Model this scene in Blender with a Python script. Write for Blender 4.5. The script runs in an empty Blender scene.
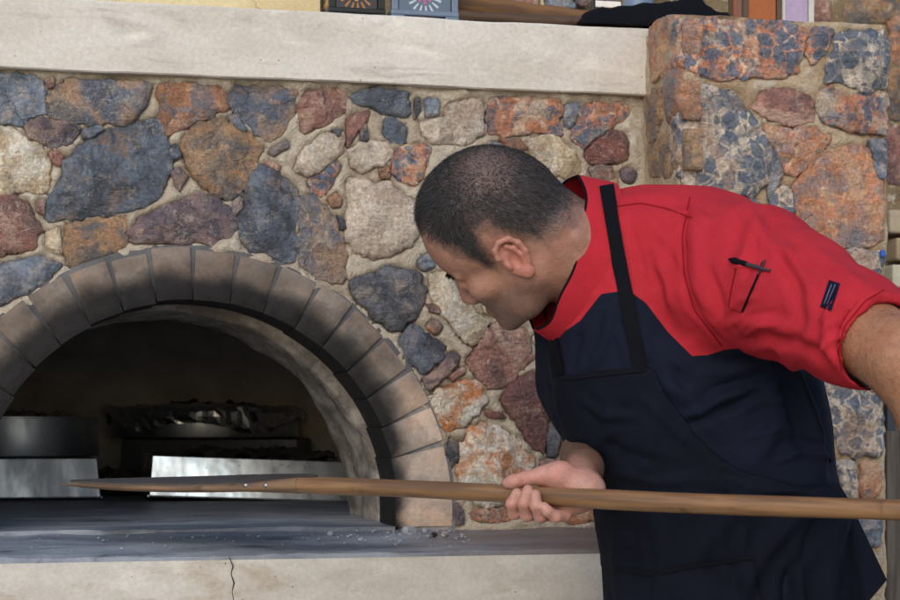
import bpy, bmesh, math, random
import numpy as np
from mathutils import Vector, Matrix
from mathutils.bvhtree import BVHTree

# ------------------------------------------------------------------ camera, sky, sun, exposure
F = 1875.0                                   # focal length in photo pixels (900 px wide)
TH = math.radians(13.3)
CO, SI = math.cos(TH), math.sin(TH)
CAM = np.array([0.0, -3.1, 1.25])
ZC = 1.25
sc = bpy.context.scene
C = sc.collection
cam_d = bpy.data.cameras.new('camera')
cam = bpy.data.objects.new('camera', cam_d)
C.objects.link(cam)
cam.location = CAM
cam.rotation_euler = (math.radians(90), 0, -TH)
cam_d.sensor_width = 36
cam_d.lens = 36 * F / 900
cam_d.shift_y = 122 / 900
cam_d.clip_start = 0.05
cam_d.clip_end = 500
cam_d.dof.use_dof = True
cam_d.dof.focus_distance = 2.75
cam_d.dof.aperture_fstop = 13
sc.camera = cam

SUN_EL, SUN_AZ = math.radians(30), math.radians(204)    # azimuth clockwise from +y: behind the camera, to the left
world = bpy.data.worlds.new('World')
sc.world = world
world.use_nodes = True
wn = world.node_tree
bg = wn.nodes['Background']
sky = wn.nodes.new('ShaderNodeTexSky')
sky.sky_type = 'NISHITA'
sky.sun_disc = False
sky.sun_elevation = SUN_EL
sky.sun_rotation = SUN_AZ
sky.dust_density = 1.0
sky.air_density = 1.0
sky.ozone_density = 1.0
wn.links.new(sky.outputs[0], bg.inputs[0])
bg.inputs[1].default_value = 0.15
sun_d = bpy.data.lights.new('sun', 'SUN')
sun_d.energy = 0.85
sun_d.angle = math.radians(50)
sun_d.color = (1.0, 0.96, 0.92)
sun = bpy.data.objects.new('sun', sun_d)
C.objects.link(sun)
sdir = Vector((math.sin(SUN_AZ) * math.cos(SUN_EL), math.cos(SUN_AZ) * math.cos(SUN_EL), math.sin(SUN_EL)))
sun.rotation_euler = (-sdir).to_track_quat('-Z', 'Y').to_euler()
sun.location = (0, -4, 6)
sc.view_settings.view_transform = 'Standard'
sc.view_settings.look = 'None'
sc.view_settings.gamma = 1
sc.view_settings.exposure = 0.5
sc.cycles.use_denoising = True

random.seed(7)
rng = np.random.default_rng(7)

# ------------------------------------------------------------------ helpers
FWD = np.array([SI, CO, 0.0])
RGT = np.array([CO, -SI, 0.0])


def pc(px, py, d):
    """a point seen at photo pixel (px,py) at depth d, in camera axes: right, down, away"""
    return np.array([(px - 450) / F * d, (py - 422) / F * d, d])


def cam2w(p):
    p = np.asarray(p, float)
    return CAM + p[..., 0:1] * RGT + p[..., 1:2] * np.array([0, 0, -1.0]) + p[..., 2:3] * FWD


def wp(px, py, d):
    return cam2w(pc(px, py, d))


def ray(px, py):
    a = (px - 450) / F
    return np.array([CO * a + SI, CO - SI * a, (422 - py) / F])


def on_y(px, py, y=0.0):
    r = ray(px, py)
    return CAM + r * ((y - CAM[1]) / r[1])


def on_x(px, py, x):
    r = ray(px, py)
    return CAM + r * ((x - CAM[0]) / r[0])


def srgb(r, g, b):
    def l(v):
        v /= 255.0
        return v / 12.92 if v <= 0.04045 else ((v + 0.055) / 1.055) ** 2.4
    return (l(r), l(g), l(b))


def vnoise(p, seed=0):
    """value noise, p (N,3) -> [-1,1]"""
    p = np.asarray(p, float)
    i = np.floor(p).astype(np.int64)
    f = p - i
    f = f * f * (3 - 2 * f)
    out = np.zeros(len(p))
    for dx in (0, 1):
        for dy in (0, 1):
            for dz in (0, 1):
                h = (i[:, 0] + dx) * 374761393 + (i[:, 1] + dy) * 668265263 + (i[:, 2] + dz) * 2147483647 + seed * 974711
                h = (h ^ (h >> 13)) * 1274126177
                h = (h ^ (h >> 16)) & 0xFFFFFF
                v = h / float(0xFFFFFF) * 2 - 1
                w = (f[:, 0] if dx else 1 - f[:, 0]) * (f[:, 1] if dy else 1 - f[:, 1]) * (f[:, 2] if dz else 1 - f[:, 2])
                out += v * w
    return out


def fbm(p, seed=0, octv=4, gain=0.5):
    p = np.asarray(p, float)
    o = np.zeros(len(p))
    a = 1.0
    for k in range(octv):
        o += a * vnoise(p * (2.03 ** k) + k * 17.3, seed + k)
        a *= gain
    return o


def mesh_obj(name, verts, faces, mat=None, parent=None, smooth=True, origin=None):
    verts = np.asarray(verts, float)
    if origin is None:
        origin = np.array([0, 0, 0.0]) if len(verts) == 0 else np.array([*(verts[:, :2].min(0) + verts[:, :2].max(0)) / 2, verts[:, 2].min()])
    origin = np.asarray(origin, float)
    me = bpy.data.meshes.new(name)
    me.from_pydata((verts - origin).tolist(), [], [list(map(int, f)) for f in faces] if not isinstance(faces, np.ndarray) else faces.tolist())
    me.update()
    if smooth:
        me.polygons.foreach_set('use_smooth', [True] * len(me.polygons))
    if mat:
        me.materials.append(mat)
    o = bpy.data.objects.new(name, me)
    C.objects.link(o)
    o.location = origin
    if parent is not None:
        sub(parent, o)
    return o


def tag(o, label, cat, group=None):
    o['label'] = label
    o['category'] = cat
    if group:
        o['group'] = group
    return o


def thing(name, label, cat, loc, group=None):
    o = bpy.data.objects.new(name, None)
    o.empty_display_size = 0.05
    C.objects.link(o)
    o.location = Vector(loc)
    return tag(o, label, cat, group)


def sub(o, child):
    """parent child (built in world coordinates, no rotation) under a part o"""
    w = Vector(child.location)
    acc = Vector((0, 0, 0))
    q = o
    while q is not None:
        acc += Vector(q.location)
        q = q.parent
    child.parent = o
    child.location = w - acc
    return child


def structure(o):
    o['kind'] = 'structure'
    return o


class MB:
    """collects shapes for one mesh"""
    def __init__(s):
        s.v = []
        s.f = []

    def add(s, v, f):
        n = len(s.v)
        s.v.extend([list(map(float, q)) for q in v])
        s.f.extend([[int(i) + n for i in q] for q in f])
        return s

    def box(s, a, b):
        x0, y0, z0 = a
        x1, y1, z1 = b
        v = [(x0, y0, z0), (x1, y0, z0), (x1, y1, z0), (x0, y1, z0), (x0, y0, z1), (x1, y0, z1), (x1, y1, z1), (x0, y1, z1)]
        return s.add(v, [(0, 3, 2, 1), (4, 5, 6, 7), (0, 1, 5, 4), (1, 2, 6, 5), (2, 3, 7, 6), (3, 0, 4, 7)])

    def obox(s, c, ax, ay, az, h):
        c, ax, ay, az = map(np.asarray, (c, ax, ay, az))
        v = [c + sx * h[0] * ax + sy * h[1] * ay + sz * h[2] * az for sz in (-1, 1) for sx, sy in ((-1, -1), (1, -1), (1, 1), (-1, 1))]
        return s.add(v, [(0, 3, 2, 1), (4, 5, 6, 7), (0, 1, 5, 4), (1, 2, 6, 5), (2, 3, 7, 6), (3, 0, 4, 7)])

    def tube(s, pts, rad, n=16, cap=True, flat=None):
        pts = [np.asarray(p, float) for p in pts]
        rad = rad if hasattr(rad, '__len__') else [rad] * len(pts)
        t0 = pts[1] - pts[0]
        up = np.array([0, 0, 1.0]) if abs(t0[2]) < 0.9 * np.linalg.norm(t0) else np.array([1.0, 0, 0])
        v = []
        for i, p in enumerate(pts):
            t = pts[min(i + 1, len(pts) - 1)] - pts[max(i - 1, 0)]
            t /= np.linalg.norm(t)
            a = np.cross(t, up)
            a /= np.linalg.norm(a)
            b = np.cross(a, t)
            for k in range(n):
                w = 2 * math.pi * k / n
                v.append(p + rad[i] * (math.cos(w) * a + math.sin(w) * b * (flat[i] if flat else 1)))
        f = []
        for i in range(len(pts) - 1):
            for k in range(n):
                k2 = (k + 1) % n
                f.append((i * n + k, (i + 1) * n + k, (i + 1) * n + k2, i * n + k2))
        if cap:
            f.append(list(range(n)))
            f.append([(len(pts) - 1) * n + k for k in range(n)][::-1])
        return s.add(v, f)

    def lathe(s, c, prof, n=48, close=False):
        c = np.asarray(c, float)
        v = []
        for r, z in prof:
            for k in range(n):
                a = 2 * math.pi * k / n
                v.append(c + np.array([r * math.cos(a), r * math.sin(a), z]))
        f = []
        for i in range(len(prof) - 1):
            for k in range(n):
                k2 = (k + 1) % n
                f.append((i * n + k, i * n + k2, (i + 1) * n + k2, (i + 1) * n + k))
        if close:
            f.append(list(range(n))[::-1])
            f.append([(len(prof) - 1) * n + k for k in range(n)])
        return s.add(v, f)

    def grid(s, fn, nu, nv):
        v = [fn(i / nu, j / nv) for j in range(nv + 1) for i in range(nu + 1)]
        f = [(j * (nu + 1) + i, j * (nu + 1) + i + 1, (j + 1) * (nu + 1) + i + 1, (j + 1) * (nu + 1) + i) for j in range(nv) for i in range(nu)]
        return s.add(v, f)

    def build(s, name, mat, parent=None, smooth=False, bevel=0, seg=2):
        o = mesh_obj(name, s.v, s.f, mat, None, smooth)
        if smooth:
            o.data.set_sharp_from_angle(angle=math.radians(42))
        if parent is not None:
            sub(parent, o)
        if bevel:
            m = o.modifiers.new('bevel', 'BEVEL')
            m.width = bevel
            m.segments = seg
            m.limit_method = 'ANGLE'
        return o


def seg_dist(P, line):
    """distance of points P (N,2) to a polyline and the running position 0..1"""
    line = np.asarray(line, float)
    best = np.full(len(P), 1e9)
    pos = np.zeros(len(P))
    sgn = np.zeros(len(P))
    n = len(line) - 1
    for i in range(n):
        a, b = line[i], line[i + 1]
        ba = b - a
        t = np.clip(((P - a) @ ba) / (ba @ ba), 0, 1)
        r = P - a - t[:, None] * ba
        d = np.hypot(r[:, 0], r[:, 1])
        m = d < best
        best[m] = d[m]
        pos[m] = (i + t[m]) / n
        sgn[m] = np.sign(ba[0] * r[m, 1] - ba[1] * r[m, 0])
    return best, pos, sgn


def poly_sd(P, poly):
    """signed pixel distance to a polygon, negative inside"""
    poly = np.asarray(poly, float)
    d, _, _ = seg_dist(P, np.vstack([poly, poly[:1]]))
    ins = np.zeros(len(P), bool)
    n = len(poly)
    for i in range(n):
        a, b = poly[i], poly[(i + 1) % n]
        c = (a[1] > P[:, 1]) != (b[1] > P[:, 1])
        with np.errstate(divide='ignore', invalid='ignore'):
            xx = (b[0] - a[0]) * (P[:, 1] - a[1]) / (b[1] - a[1]) + a[0]
        ins ^= c & (P[:, 0] < xx)
    return np.where(ins, -d, d)


# ------------------------------------------------------------------ materials
class NT:
    def __init__(s, name):
        s.m = bpy.data.materials.new(name)
        s.m.use_nodes = True
        s.t = s.m.node_tree
        s.b = s.t.nodes['Principled BSDF']

    def n(s, typ, **kw):
        nd = s.t.nodes.new('ShaderNode' + typ)
        for k, v in kw.items():
            if hasattr(nd, k) and k not in nd.inputs:
                setattr(nd, k, v)
        return nd

    def set(s, sock, v):
        if isinstance(v, bpy.types.NodeSocket):
            s.t.links.new(v, sock)
        elif hasattr(v, '__len__') and len(v) == 3 and sock.type == 'RGBA':
            sock.default_value = (*v, 1)
        else:
            sock.default_value = v

    def pos(s):
        return s.n('NewGeometry').outputs['Position']

    def mapv(s, vec, scale=(1, 1, 1), loc=(0, 0, 0), rot=(0, 0, 0)):
        m = s.n('Mapping')
        s.set(m.inputs['Vector'], vec)
        m.inputs['Scale'].default_value = scale
        s.set(m.inputs['Location'], loc)
        m.inputs['Rotation'].default_value = rot
        return m.outputs[0]

    def noise(s, vec, scale, detail=4, rough=0.55, dist=0.0):
        m = s.n('TexNoise')
        s.set(m.inputs['Vector'], vec)
        s.set(m.inputs['Scale'], scale)
        m.inputs['Detail'].default_value = detail
        m.inputs['Roughness'].default_value = rough
        m.inputs['Distortion'].default_value = dist
        return m.outputs['Fac']

    def ridge(s, vec, scale, detail=5, rough=0.6, dist=0.3):
        m = s.n('TexNoise')
        m.noise_type = 'RIDGED_MULTIFRACTAL'
        m.normalize = True
        s.set(m.inputs['Vector'], vec)
        s.set(m.inputs['Scale'], scale)
        m.inputs['Detail'].default_value = detail
        m.inputs['Roughness'].default_value = rough
        m.inputs['Distortion'].default_value = dist
        return m.outputs['Fac']

    def warp(s, vec, scale, amt):
        m = s.n('TexNoise')
        s.set(m.inputs['Vector'], vec)
        s.set(m.inputs['Scale'], scale)
        m.inputs['Detail'].default_value = 3
        a = s.n('VectorMath')
        a.operation = 'SCALE'
        s.set(a.inputs[0], m.outputs['Color'])
        a.inputs['Scale'].default_value = amt
        b = s.n('VectorMath')
        b.operation = 'ADD'
        s.set(b.inputs[0], vec)
        s.set(b.inputs[1], a.outputs[0])
        return b.outputs[0]

    def voro(s, vec, scale, feature='F1', out='Distance'):
        m = s.n('TexVoronoi')
        m.feature = feature
        s.set(m.inputs['Vector'], vec)
        s.set(m.inputs['Scale'], scale)
        return m.outputs[out]

    def ramp(s, v, a, b, x=0.0, y=1.0, smooth=True):
        m = s.n('MapRange')
        m.interpolation_type = 'SMOOTHSTEP' if smooth else 'LINEAR'
        s.set(m.inputs['Value'], v)
        s.set(m.inputs['From Min'], a)
        s.set(m.inputs['From Max'], b)
        s.set(m.inputs['To Min'], x)
        s.set(m.inputs['To Max'], y)
        return m.outputs[0]

    def math(s, op, a, b=0.0, c=0.0):
        m = s.n('Math')
        m.operation = op
        s.set(m.inputs[0], a)
        s.set(m.inputs[1], b)
        s.set(m.inputs[2], c)
        return m.outputs[0]

    def mix(s, f, a, b, blend='MIX'):
        m = s.n('Mix')
        m.data_type = 'RGBA'
        m.blend_type = blend
        m.clamp_factor = True
        s.set(m.inputs[0], f)
        s.set(m.inputs[6], a)
        s.set(m.inputs[7], b)
        return m.outputs[2]

    def scalec(s, col, v):
        m = s.n('VectorMath')
        m.operation = 'SCALE'
        s.set(m.inputs[0], col)
        s.set(m.inputs['Scale'], v)
        return m.outputs[0]

    def bump(s, h, strength=0.5, dist=0.002, normal=None):
        m = s.n('Bump')
        m.inputs['Strength'].default_value = strength
        m.inputs['Distance'].default_value = dist
        s.set(m.inputs['Height'], h)
        if normal is not None:
            s.set(m.inputs['Normal'], normal)
        return m.outputs[0]

    def attr(s, name, typ='GEOMETRY', out='Color'):
        m = s.n('Attribute')
        m.attribute_type = typ
        m.attribute_name = name
        return m.outputs[out]

    def sep(s, v):
        m = s.n('SeparateXYZ')
        s.set(m.inputs[0], v)
        return m.outputs

    def done(s, col=None, rough=0.7, normal=None, metal=0.0, spec=0.5, **kw):
        if col is not None:
            s.set(s.b.inputs['Base Color'], col)
        s.set(s.b.inputs['Roughness'], rough)
        s.set(s.b.inputs['Metallic'], metal)
        s.set(s.b.inputs['Specular IOR Level'], spec)
        if normal is not None:
            s.set(s.b.inputs['Normal'], normal)
        for k, v in kw.items():
            s.set(s.b.inputs[k], v)
        return s.m


def m_stone():
    t = NT('rubble_stone')
    rnd = t.n('ObjectInfo').outputs['Random']
    off = t.math('MULTIPLY', rnd, 37.0)
    add = t.n('VectorMath')
    add.operation = 'ADD'
    t.set(add.inputs[0], t.pos())
    cmb = t.n('CombineXYZ')
    t.set(cmb.inputs[0], off)
    t.set(cmb.inputs[2], off)
    t.set(add.inputs[1], cmb.outputs[0])
    p = add.outputs[0]
    a, b, c = (t.attr('col_' + k, 'OBJECT') for k in 'abc')
    sca = t.attr('grain', 'OBJECT', 'Fac')
    n1 = t.noise(p, t.math('MULTIPLY', sca, 16.0), 6, 0.62, 0.9)
    n2 = t.noise(t.mapv(p, (1, 1, 1), (3.1, 0, 1.7)), t.math('MULTIPLY', sca, 34.0), 6, 0.65, 0.6)
    n3 = t.noise(p, 170.0, 4, 0.65)
    n4 = t.noise(p, 6.0, 2)
    lo = t.attr('mix_b', 'OBJECT', 'Fac')
    lc = t.attr('mix_c', 'OBJECT', 'Fac')
    f1 = t.ramp(n1, t.math('SUBTRACT', lo, 0.09), t.math('ADD', lo, 0.10), 1.0, 0.0)
    f2 = t.ramp(n2, t.math('SUBTRACT', lc, 0.05), t.math('ADD', lc, 0.07), 0.0, 0.85)
    col = t.mix(f1, a, b)
    col = t.mix(f2, col, c)
    # breccia: angular dark clasts set in a pale matrix, only on the stones that have them
    bx_ = t.warp(p, 60.0, 0.012)
    for sc_b, lim, k_ in ((42.0, 0.50, 0.9), (95.0, 0.62, 0.75)):
        vb = t.n('TexVoronoi')
        t.set(vb.inputs['Vector'], bx_)
        vb.inputs['Scale'].default_value = sc_b
        ve = t.n('TexVoronoi')
        ve.feature = 'DISTANCE_TO_EDGE'
        t.set(ve.inputs['Vector'], bx_)
        ve.inputs['Scale'].default_value = sc_b
        pickc = t.ramp(t.sep(vb.outputs['Color'])[1], lim, lim + 0.03)
        cl_ = t.math('MULTIPLY', t.math('MULTIPLY', pickc, t.ramp(ve.outputs['Distance'], 0.03, 0.12)), t.attr('breccia', 'OBJECT', 'Fac'))
        col = t.mix(t.math('MULTIPLY', cl_, k_), col, t.scalec(b, t.ramp(t.noise(p, 120.0, 4, 0.6), 0.3, 0.7, 0.6, 1.7, False)))
    # cleavage flakes: warped cells stepping in height, each a little lighter or darker
    pw = t.warp(p, 30.0, 0.035)
    cellc = t.n('TexVoronoi')
    t.set(cellc.inputs['Vector'], t.mapv(pw, (1, 1, 0.6), (0, 0, 0), (0, 0.6, 0)))
    cellc.inputs['Scale'].default_value = 34.0
    cv = t.sep(cellc.outputs['Color'])[0]
    edge = t.n('TexVoronoi')
    edge.feature = 'DISTANCE_TO_EDGE'
    t.set(edge.inputs['Vector'], t.mapv(pw, (1, 1, 0.6), (0, 0, 0), (0, 0.6, 0)))
    edge.inputs['Scale'].default_value = 34.0
    crack = t.math('MULTIPLY', t.ramp(edge.outputs['Distance'], 0.0, 0.045, 1.0, 0.0), t.ramp(t.noise(p, 15.0, 3), 0.56, 0.66))
    col = t.scalec(col, t.ramp(cv, 0.0, 1.0, 0.80, 1.22, False))
    broad = t.noise(t.mapv(p, (1, 1, 1), (11, 3, 7)), 9.0, 4, 0.6, 1.2)
    col = t.mix(t.ramp(broad, 0.50, 0.64, 0, 0.75), col, c)
    col = t.mix(t.ramp(broad, 0.34, 0.48, 0.65, 0.0), col, b)
    vein = t.ramp(t.math('ABSOLUTE', t.math('SUBTRACT', t.noise(p, 24.0, 6, 0.65, 1.2), 0.5)), 0.0, 0.013, 1.0, 0.0)
    col = t.mix(t.math('MULTIPLY', vein, t.ramp(n4, 0.46, 0.6, 0, 0.55)), col, srgb(198, 188, 170))
    col = t.mix(t.math('MULTIPLY', crack, 0.5), col, srgb(48, 44, 44))
    # lime bloom and dust smeared over the face
    dust = t.ramp(t.noise(t.mapv(p, (1, 1, 1), (2, 9, 5)), 30.0, 7, 0.72), 0.56, 0.72, 0, 0.5)
    col = t.mix(dust, col, srgb(190, 176, 154))
    speck = t.ramp(t.noise(p, 230.0, 3), 0.64, 0.74, 0, 0.28)
    rc = t.n('CombineXYZ')
    t.set(rc.inputs[1], t.math('MULTIPLY', rnd, 19.0))
    mp = t.n('Mapping')
    t.set(mp.inputs['Vector'], p)
    t.set(mp.inputs['Rotation'], rc.outputs[0])
    mp.inputs['Scale'].default_value = (1, 1, 4.5)
    lay = t.noise(mp.outputs[0], 17.0, 6, 0.62, 0.6)
    col = t.scalec(col, t.ramp(lay, 0.3, 0.7, 0.90, 1.12, False))
    col = t.mix(speck, col, srgb(206, 202, 196))
    v = t.ramp(n3, 0.25, 0.75, 0.55, 1.45, False)
    col = t.scalec(col, v)
    rg = t.ridge(p, 26.0, 6, 0.62, 0.4)
    h = t.math('ADD', t.math('MULTIPLY', cv, 0.35), t.math('MULTIPLY', rg, 0.9))
    h = t.math('ADD', h, t.math('MULTIPLY', t.noise(p, 110.0, 6, 0.7), 0.7))
    h = t.math('ADD', h, t.math('MULTIPLY', lay, 0.45))
    h = t.math('SUBTRACT', h, t.math('MULTIPLY', crack, 0.15))
    nb = t.bump(h, 1.0, 0.011)
    return t.done(col, t.ramp(n3, 0.3, 0.7, 0.28, 0.66), nb, spec=0.6)


def m_mortar(name='lime_mortar', c1=(210, 196, 174), c2=(184, 166, 144)):
    t = NT(name)
    p = t.pos()
    n1 = t.noise(p, 9.0, 5, 0.6)
    n2 = t.noise(p, 90.0, 5, 0.7)
    col = t.mix(t.ramp(n1, 0.35, 0.65), srgb(*c1), srgb(*c2))
    col = t.mix(t.ramp(t.noise(p, 28.0, 4), 0.56, 0.66, 0, 0.6), col, srgb(220, 212, 194))
    col = t.mix(t.ramp(t.noise(t.mapv(p, (1, 1, 1), (5, 5, 5)), 38.0, 4), 0.60, 0.72, 0, 0.5), col, srgb(138, 112, 88))
    col = t.scalec(col, t.ramp(n2, 0.25, 0.75, 0.75, 1.2, False))
    hh = t.math('ADD', t.noise(p, 34.0, 8, 0.72, 0.5), t.math('MULTIPLY', t.noise(p, 210.0, 4, 0.7), 0.5))
    nb = t.bump(hh, 1.0, 0.012)
    return t.done(col, 0.95, nb, spec=0.15)


def m_concrete(name, c1, c2, stain=(120, 104, 86), pit=0.6, wear=0.4, cracks=0.5):
    t = NT(name)
    p = t.pos()
    n1 = t.noise(t.mapv(p, (0.5, 1, 1.2)), 7.0, 6, 0.62)
    col = t.mix(t.ramp(n1, 0.34, 0.68), srgb(*c1), srgb(*c2))
    st = t.noise(t.mapv(p, (0.35, 1, 1.5), (2, 3, 1)), 11.0, 6, 0.65, 0.8)
    col = t.mix(t.ramp(st, 0.52, 0.70, 0, wear), col, srgb(*stain))
    col = t.mix(t.ramp(t.noise(t.mapv(p, (.5, 1, 1), (8, 1, 6)), 16.0, 6, 0.65, 0.4), 0.55, 0.72, 0, wear), col, srgb(min(255, c1[0] + 18), min(255, c1[1] + 18), min(255, c1[2] + 16)))
    col = t.scalec(col, t.ramp(t.noise(p, 140.0, 5, 0.7), 0.25, 0.75, 0.86, 1.12, False))
    pits = t.ramp(t.voro(p, 75.0), 0.05, 0.14, 1.0, 0.0)
    pm = t.math('MULTIPLY', pits, t.ramp(t.noise(p, 35.0, 2), 0.54, 0.6))
    col = t.mix(t.math('MULTIPLY', pm, pit), col, srgb(84, 72, 60))
    crk = t.ramp(t.math('ABSOLUTE', t.math('SUBTRACT', t.noise(t.mapv(p, (.6, 1, 1), (7, 1, 3)), 3.2, 6, 0.6, 0.6), 0.5)), 0.0, 0.0035, 1.0, 0.0)
    col = t.mix(t.math('MULTIPLY', crk, t.ramp(t.noise(p, 2.3, 1), 0.5, 0.6, 0, cracks)), col, srgb(96, 84, 72))
    h = t.math('SUBTRACT', t.noise(p, 110.0, 7, 0.7), t.math('MULTIPLY', pm, 0.7))
    return t.done(col, 0.9, t.bump(h, 0.4, 0.004), spec=0.25)


ACX, ACZ, ARO, ARI = 0.2916, ZC - 0.1588, 0.4434, 0.340     # brick arch centre and radii
TCX, TCZ, TR = 0.268, ZC - 0.174, 0.364                    # plastered throat behind it


def m_brick(name='fired_brick', c=((196, 180, 164), (176, 158, 142), (200, 168, 142), (140, 130, 122)), sc=(11, 11, 12)):
    t = NT(name)
    p = t.pos()
    x, y, z = t.sep(p)
    r = t.math('SQRT', t.math('ADD', t.math('POWER', t.math('SUBTRACT', x, ACX), 2), t.math('POWER', t.math('SUBTRACT', z, ACZ), 2)))
    rnd = t.n('ObjectInfo').outputs['Random']
    base = t.mix(rnd, srgb(*c[0]), srgb(*c[1]))
    base = t.mix(t.ramp(t.noise(p, 16.0, 5, 0.6), 0.4, 0.65, 0, 0.7), base, srgb(*c[2]))
    base = t.mix(t.ramp(t.noise(t.mapv(p, (1, 1, 1), (4, 4, 4)), 22.0, 5, 0.6), 0.5, 0.66, 0, 0.6), base, srgb(*c[3]))
    base = t.scalec(base, t.ramp(t.noise(p, 150.0, 5, 0.7), 0.25, 0.75, 0.82, 1.15, False))
    # soot carried out by the smoke: thickest along the crown, thin at the springers
    rise = t.ramp(t.math('SUBTRACT', z, ACZ), 0.0, 0.30)
    edge = t.math('ADD', t.math('MULTIPLY', rise, 0.046), 0.357)
    wob = t.math('MULTIPLY', t.math('SUBTRACT', t.noise(p, 14.0, 4, 0.6), 0.5), 0.05)
    rr = t.math('ADD', r, wob)
    soot = t.ramp(rr, t.math('SUBTRACT', edge, t.math('ADD', 0.010, t.math('MULTIPLY', rise, 0.012))), t.math('ADD', edge, t.math('ADD', 0.020, t.math('MULTIPLY', rise, 0.046))), 0.985, 0.0)
    veil = t.math('MULTIPLY', t.ramp(rise, 0.55, 1.0, 0, 0.78), t.ramp(t.noise(p, 7.0, 3), 0.3, 0.7, 0.6, 1.0))
    soot = t.math('MAXIMUM', soot, veil)
    inner = t.ramp(y, 0.004, 0.02, 0.0, 0.95)
    soot = t.math('MAXIMUM', soot, inner)
    col = t.mix(soot, base, srgb(*sc))
    h = t.noise(p, 70.0, 7, 0.7)
    return t.done(col, t.ramp(soot, 0, 1, 0.9, 0.7), t.bump(h, 0.45, 0.006), spec=0.3)


def m_simple(name, col, rough=0.6, metal=0.0, var=0.15, scale=40.0, bump=0.2, spec=0.4, dist=0.003, **kw):
    t = NT(name)
    tc = t.n('TexCoord').outputs['Object']
    n1 = t.noise(tc, scale, 5, 0.65)
    c = t.scalec(t.mix(0.0, srgb(*col), srgb(*col)), t.ramp(n1, 0.25, 0.75, 1 - var, 1 + var, False))
    return t.done(c, t.ramp(n1, 0.3, 0.7, max(0.02, rough - 0.08), min(1, rough + 0.08)), t.bump(n1, bump, dist), metal=metal, spec=spec, **kw)


def m_throat():
    t = NT('smoked_plaster')
    p = t.pos()
    x, y, z = t.sep(p)
    n1 = t.noise(t.mapv(p, (1, .5, 1)), 20.0, 6, 0.65)
    col = t.mix(t.ramp(n1, 0.35, 0.62), srgb(176, 166, 154), srgb(124, 115, 106))
    col = t.mix(t.ramp(t.noise(p, 9.0, 4, 0.6, 1.0), 0.52, 0.70, 0, 0.7), col, srgb(76, 70, 66))
    col = t.mix(t.ramp(t.noise(p, 45.0, 4), 0.62, 0.7, 0, 0.5), col, srgb(186, 176, 160))
    return t.done(col, 0.9, t.bump(t.noise(p, 60.0, 7, 0.7), 0.8, 0.012), spec=0.2)


def m_hearth():
    t = NT('ash_smeared_hearth')
    p = t.pos()
    n1 = t.noise(t.mapv(p, (0.35, 1.6, 1)), 9.0, 6, 0.65, 0.5)
    col = t.mix(t.ramp(n1, 0.34, 0.64), srgb(92, 98, 108), srgb(142, 147, 154))
    col = t.mix(t.ramp(t.noise(t.mapv(p, (.5, 1.5, 1), (3, 8, 2)), 15.0, 5, 0.65, 0.6), 0.54, 0.68, 0, 0.7), col, srgb(56, 58, 64))
    col = t.mix(t.ramp(t.noise(p, 130.0, 4, 0.6), 0.66, 0.74, 0, 0.6), col, srgb(170, 172, 176))
    # cleaner, browner stone away from the mouth on the right
    x, y, z = t.sep(p)
    far = t.ramp(t.math('ADD', x, t.math('MULTIPLY', t.noise(p, 8.0, 3), 0.2)), 0.66, 1.0, 0.0, 0.8)
    col = t.mix(far, col, srgb(122, 104, 94))
    return t.done(col, t.ramp(n1, 0.3, 0.7, 0.38, 0.62), t.bump(t.noise(p, 80.0, 6, 0.7), 0.5, 0.006), spec=0.5)


def m_wood(name, c1, c2, axis, scale=30.0, rough=0.5):
    t = NT(name)
    q = Vector((1, 0, 0)).rotation_difference(Vector(axis)).inverted().to_euler() if axis is not None else (0, 0, 0)
    tc = t.mapv(t.n('TexCoord').outputs['Object'], (1, 1, 1), (0, 0, 0), tuple(q))
    s1 = t.mapv(tc, (0.06, 1, 1))
    n1 = t.noise(s1, scale * 3, 5, 0.6, 0.4)
    n2 = t.noise(t.mapv(tc, (0.25, 1, 1)), scale * 0.6, 4, 0.6)
    col = t.mix(t.ramp(n1, 0.35, 0.65), srgb(*c1), srgb(*c2))
    col = t.scalec(col, t.ramp(n2, 0.25, 0.75, 0.7, 1.25, False))
    col = t.mix(t.ramp(t.noise(tc, 26.0, 4), 0.62, 0.72, 0, 0.5), col, srgb(50, 36, 26))
    return t.done(col, rough, t.bump(n1, 0.25, 0.002), spec=0.4)


def m_cloth(name, use_yoke=False, col=(20, 22, 30), col2=None):
    t = NT(name)
    tc = t.pos()
    if use_yoke:
        fac = t.ramp(t.attr('yoke', 'GEOMETRY', 'Fac'), -0.0006, 0.0006, 0.0, 1.0)
        c = t.mix(fac, srgb(*col), srgb(*col2))
    else:
        c = t.mix(0.0, srgb(*col), srgb(*col))
    worn = t.noise(tc, 12.0, 5, 0.6)
    c = t.scalec(c, t.ramp(worn, 0.25, 0.75, 0.86, 1.14, False))
    if not use_yoke:
        lint = t.ramp(t.noise(tc, 420.0, 2), 0.74, 0.8, 0, 0.18)
        c = t.mix(lint, c, srgb(120, 120, 125))
    c = t.scalec(c, t.ramp(t.noise(tc, 900.0, 2), 0.2, 0.8, 0.85, 1.15, False))
    h = t.math('ADD', t.noise(tc, 60.0, 5, 0.6), t.math('MULTIPLY', t.noise(tc, 1100.0, 1), 0.12))
    return t.done(c, 0.85, t.bump(h, 0.35, 0.004), spec=0.12 if use_yoke else 0.08, **{'Sheen Weight': 0.0})


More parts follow.
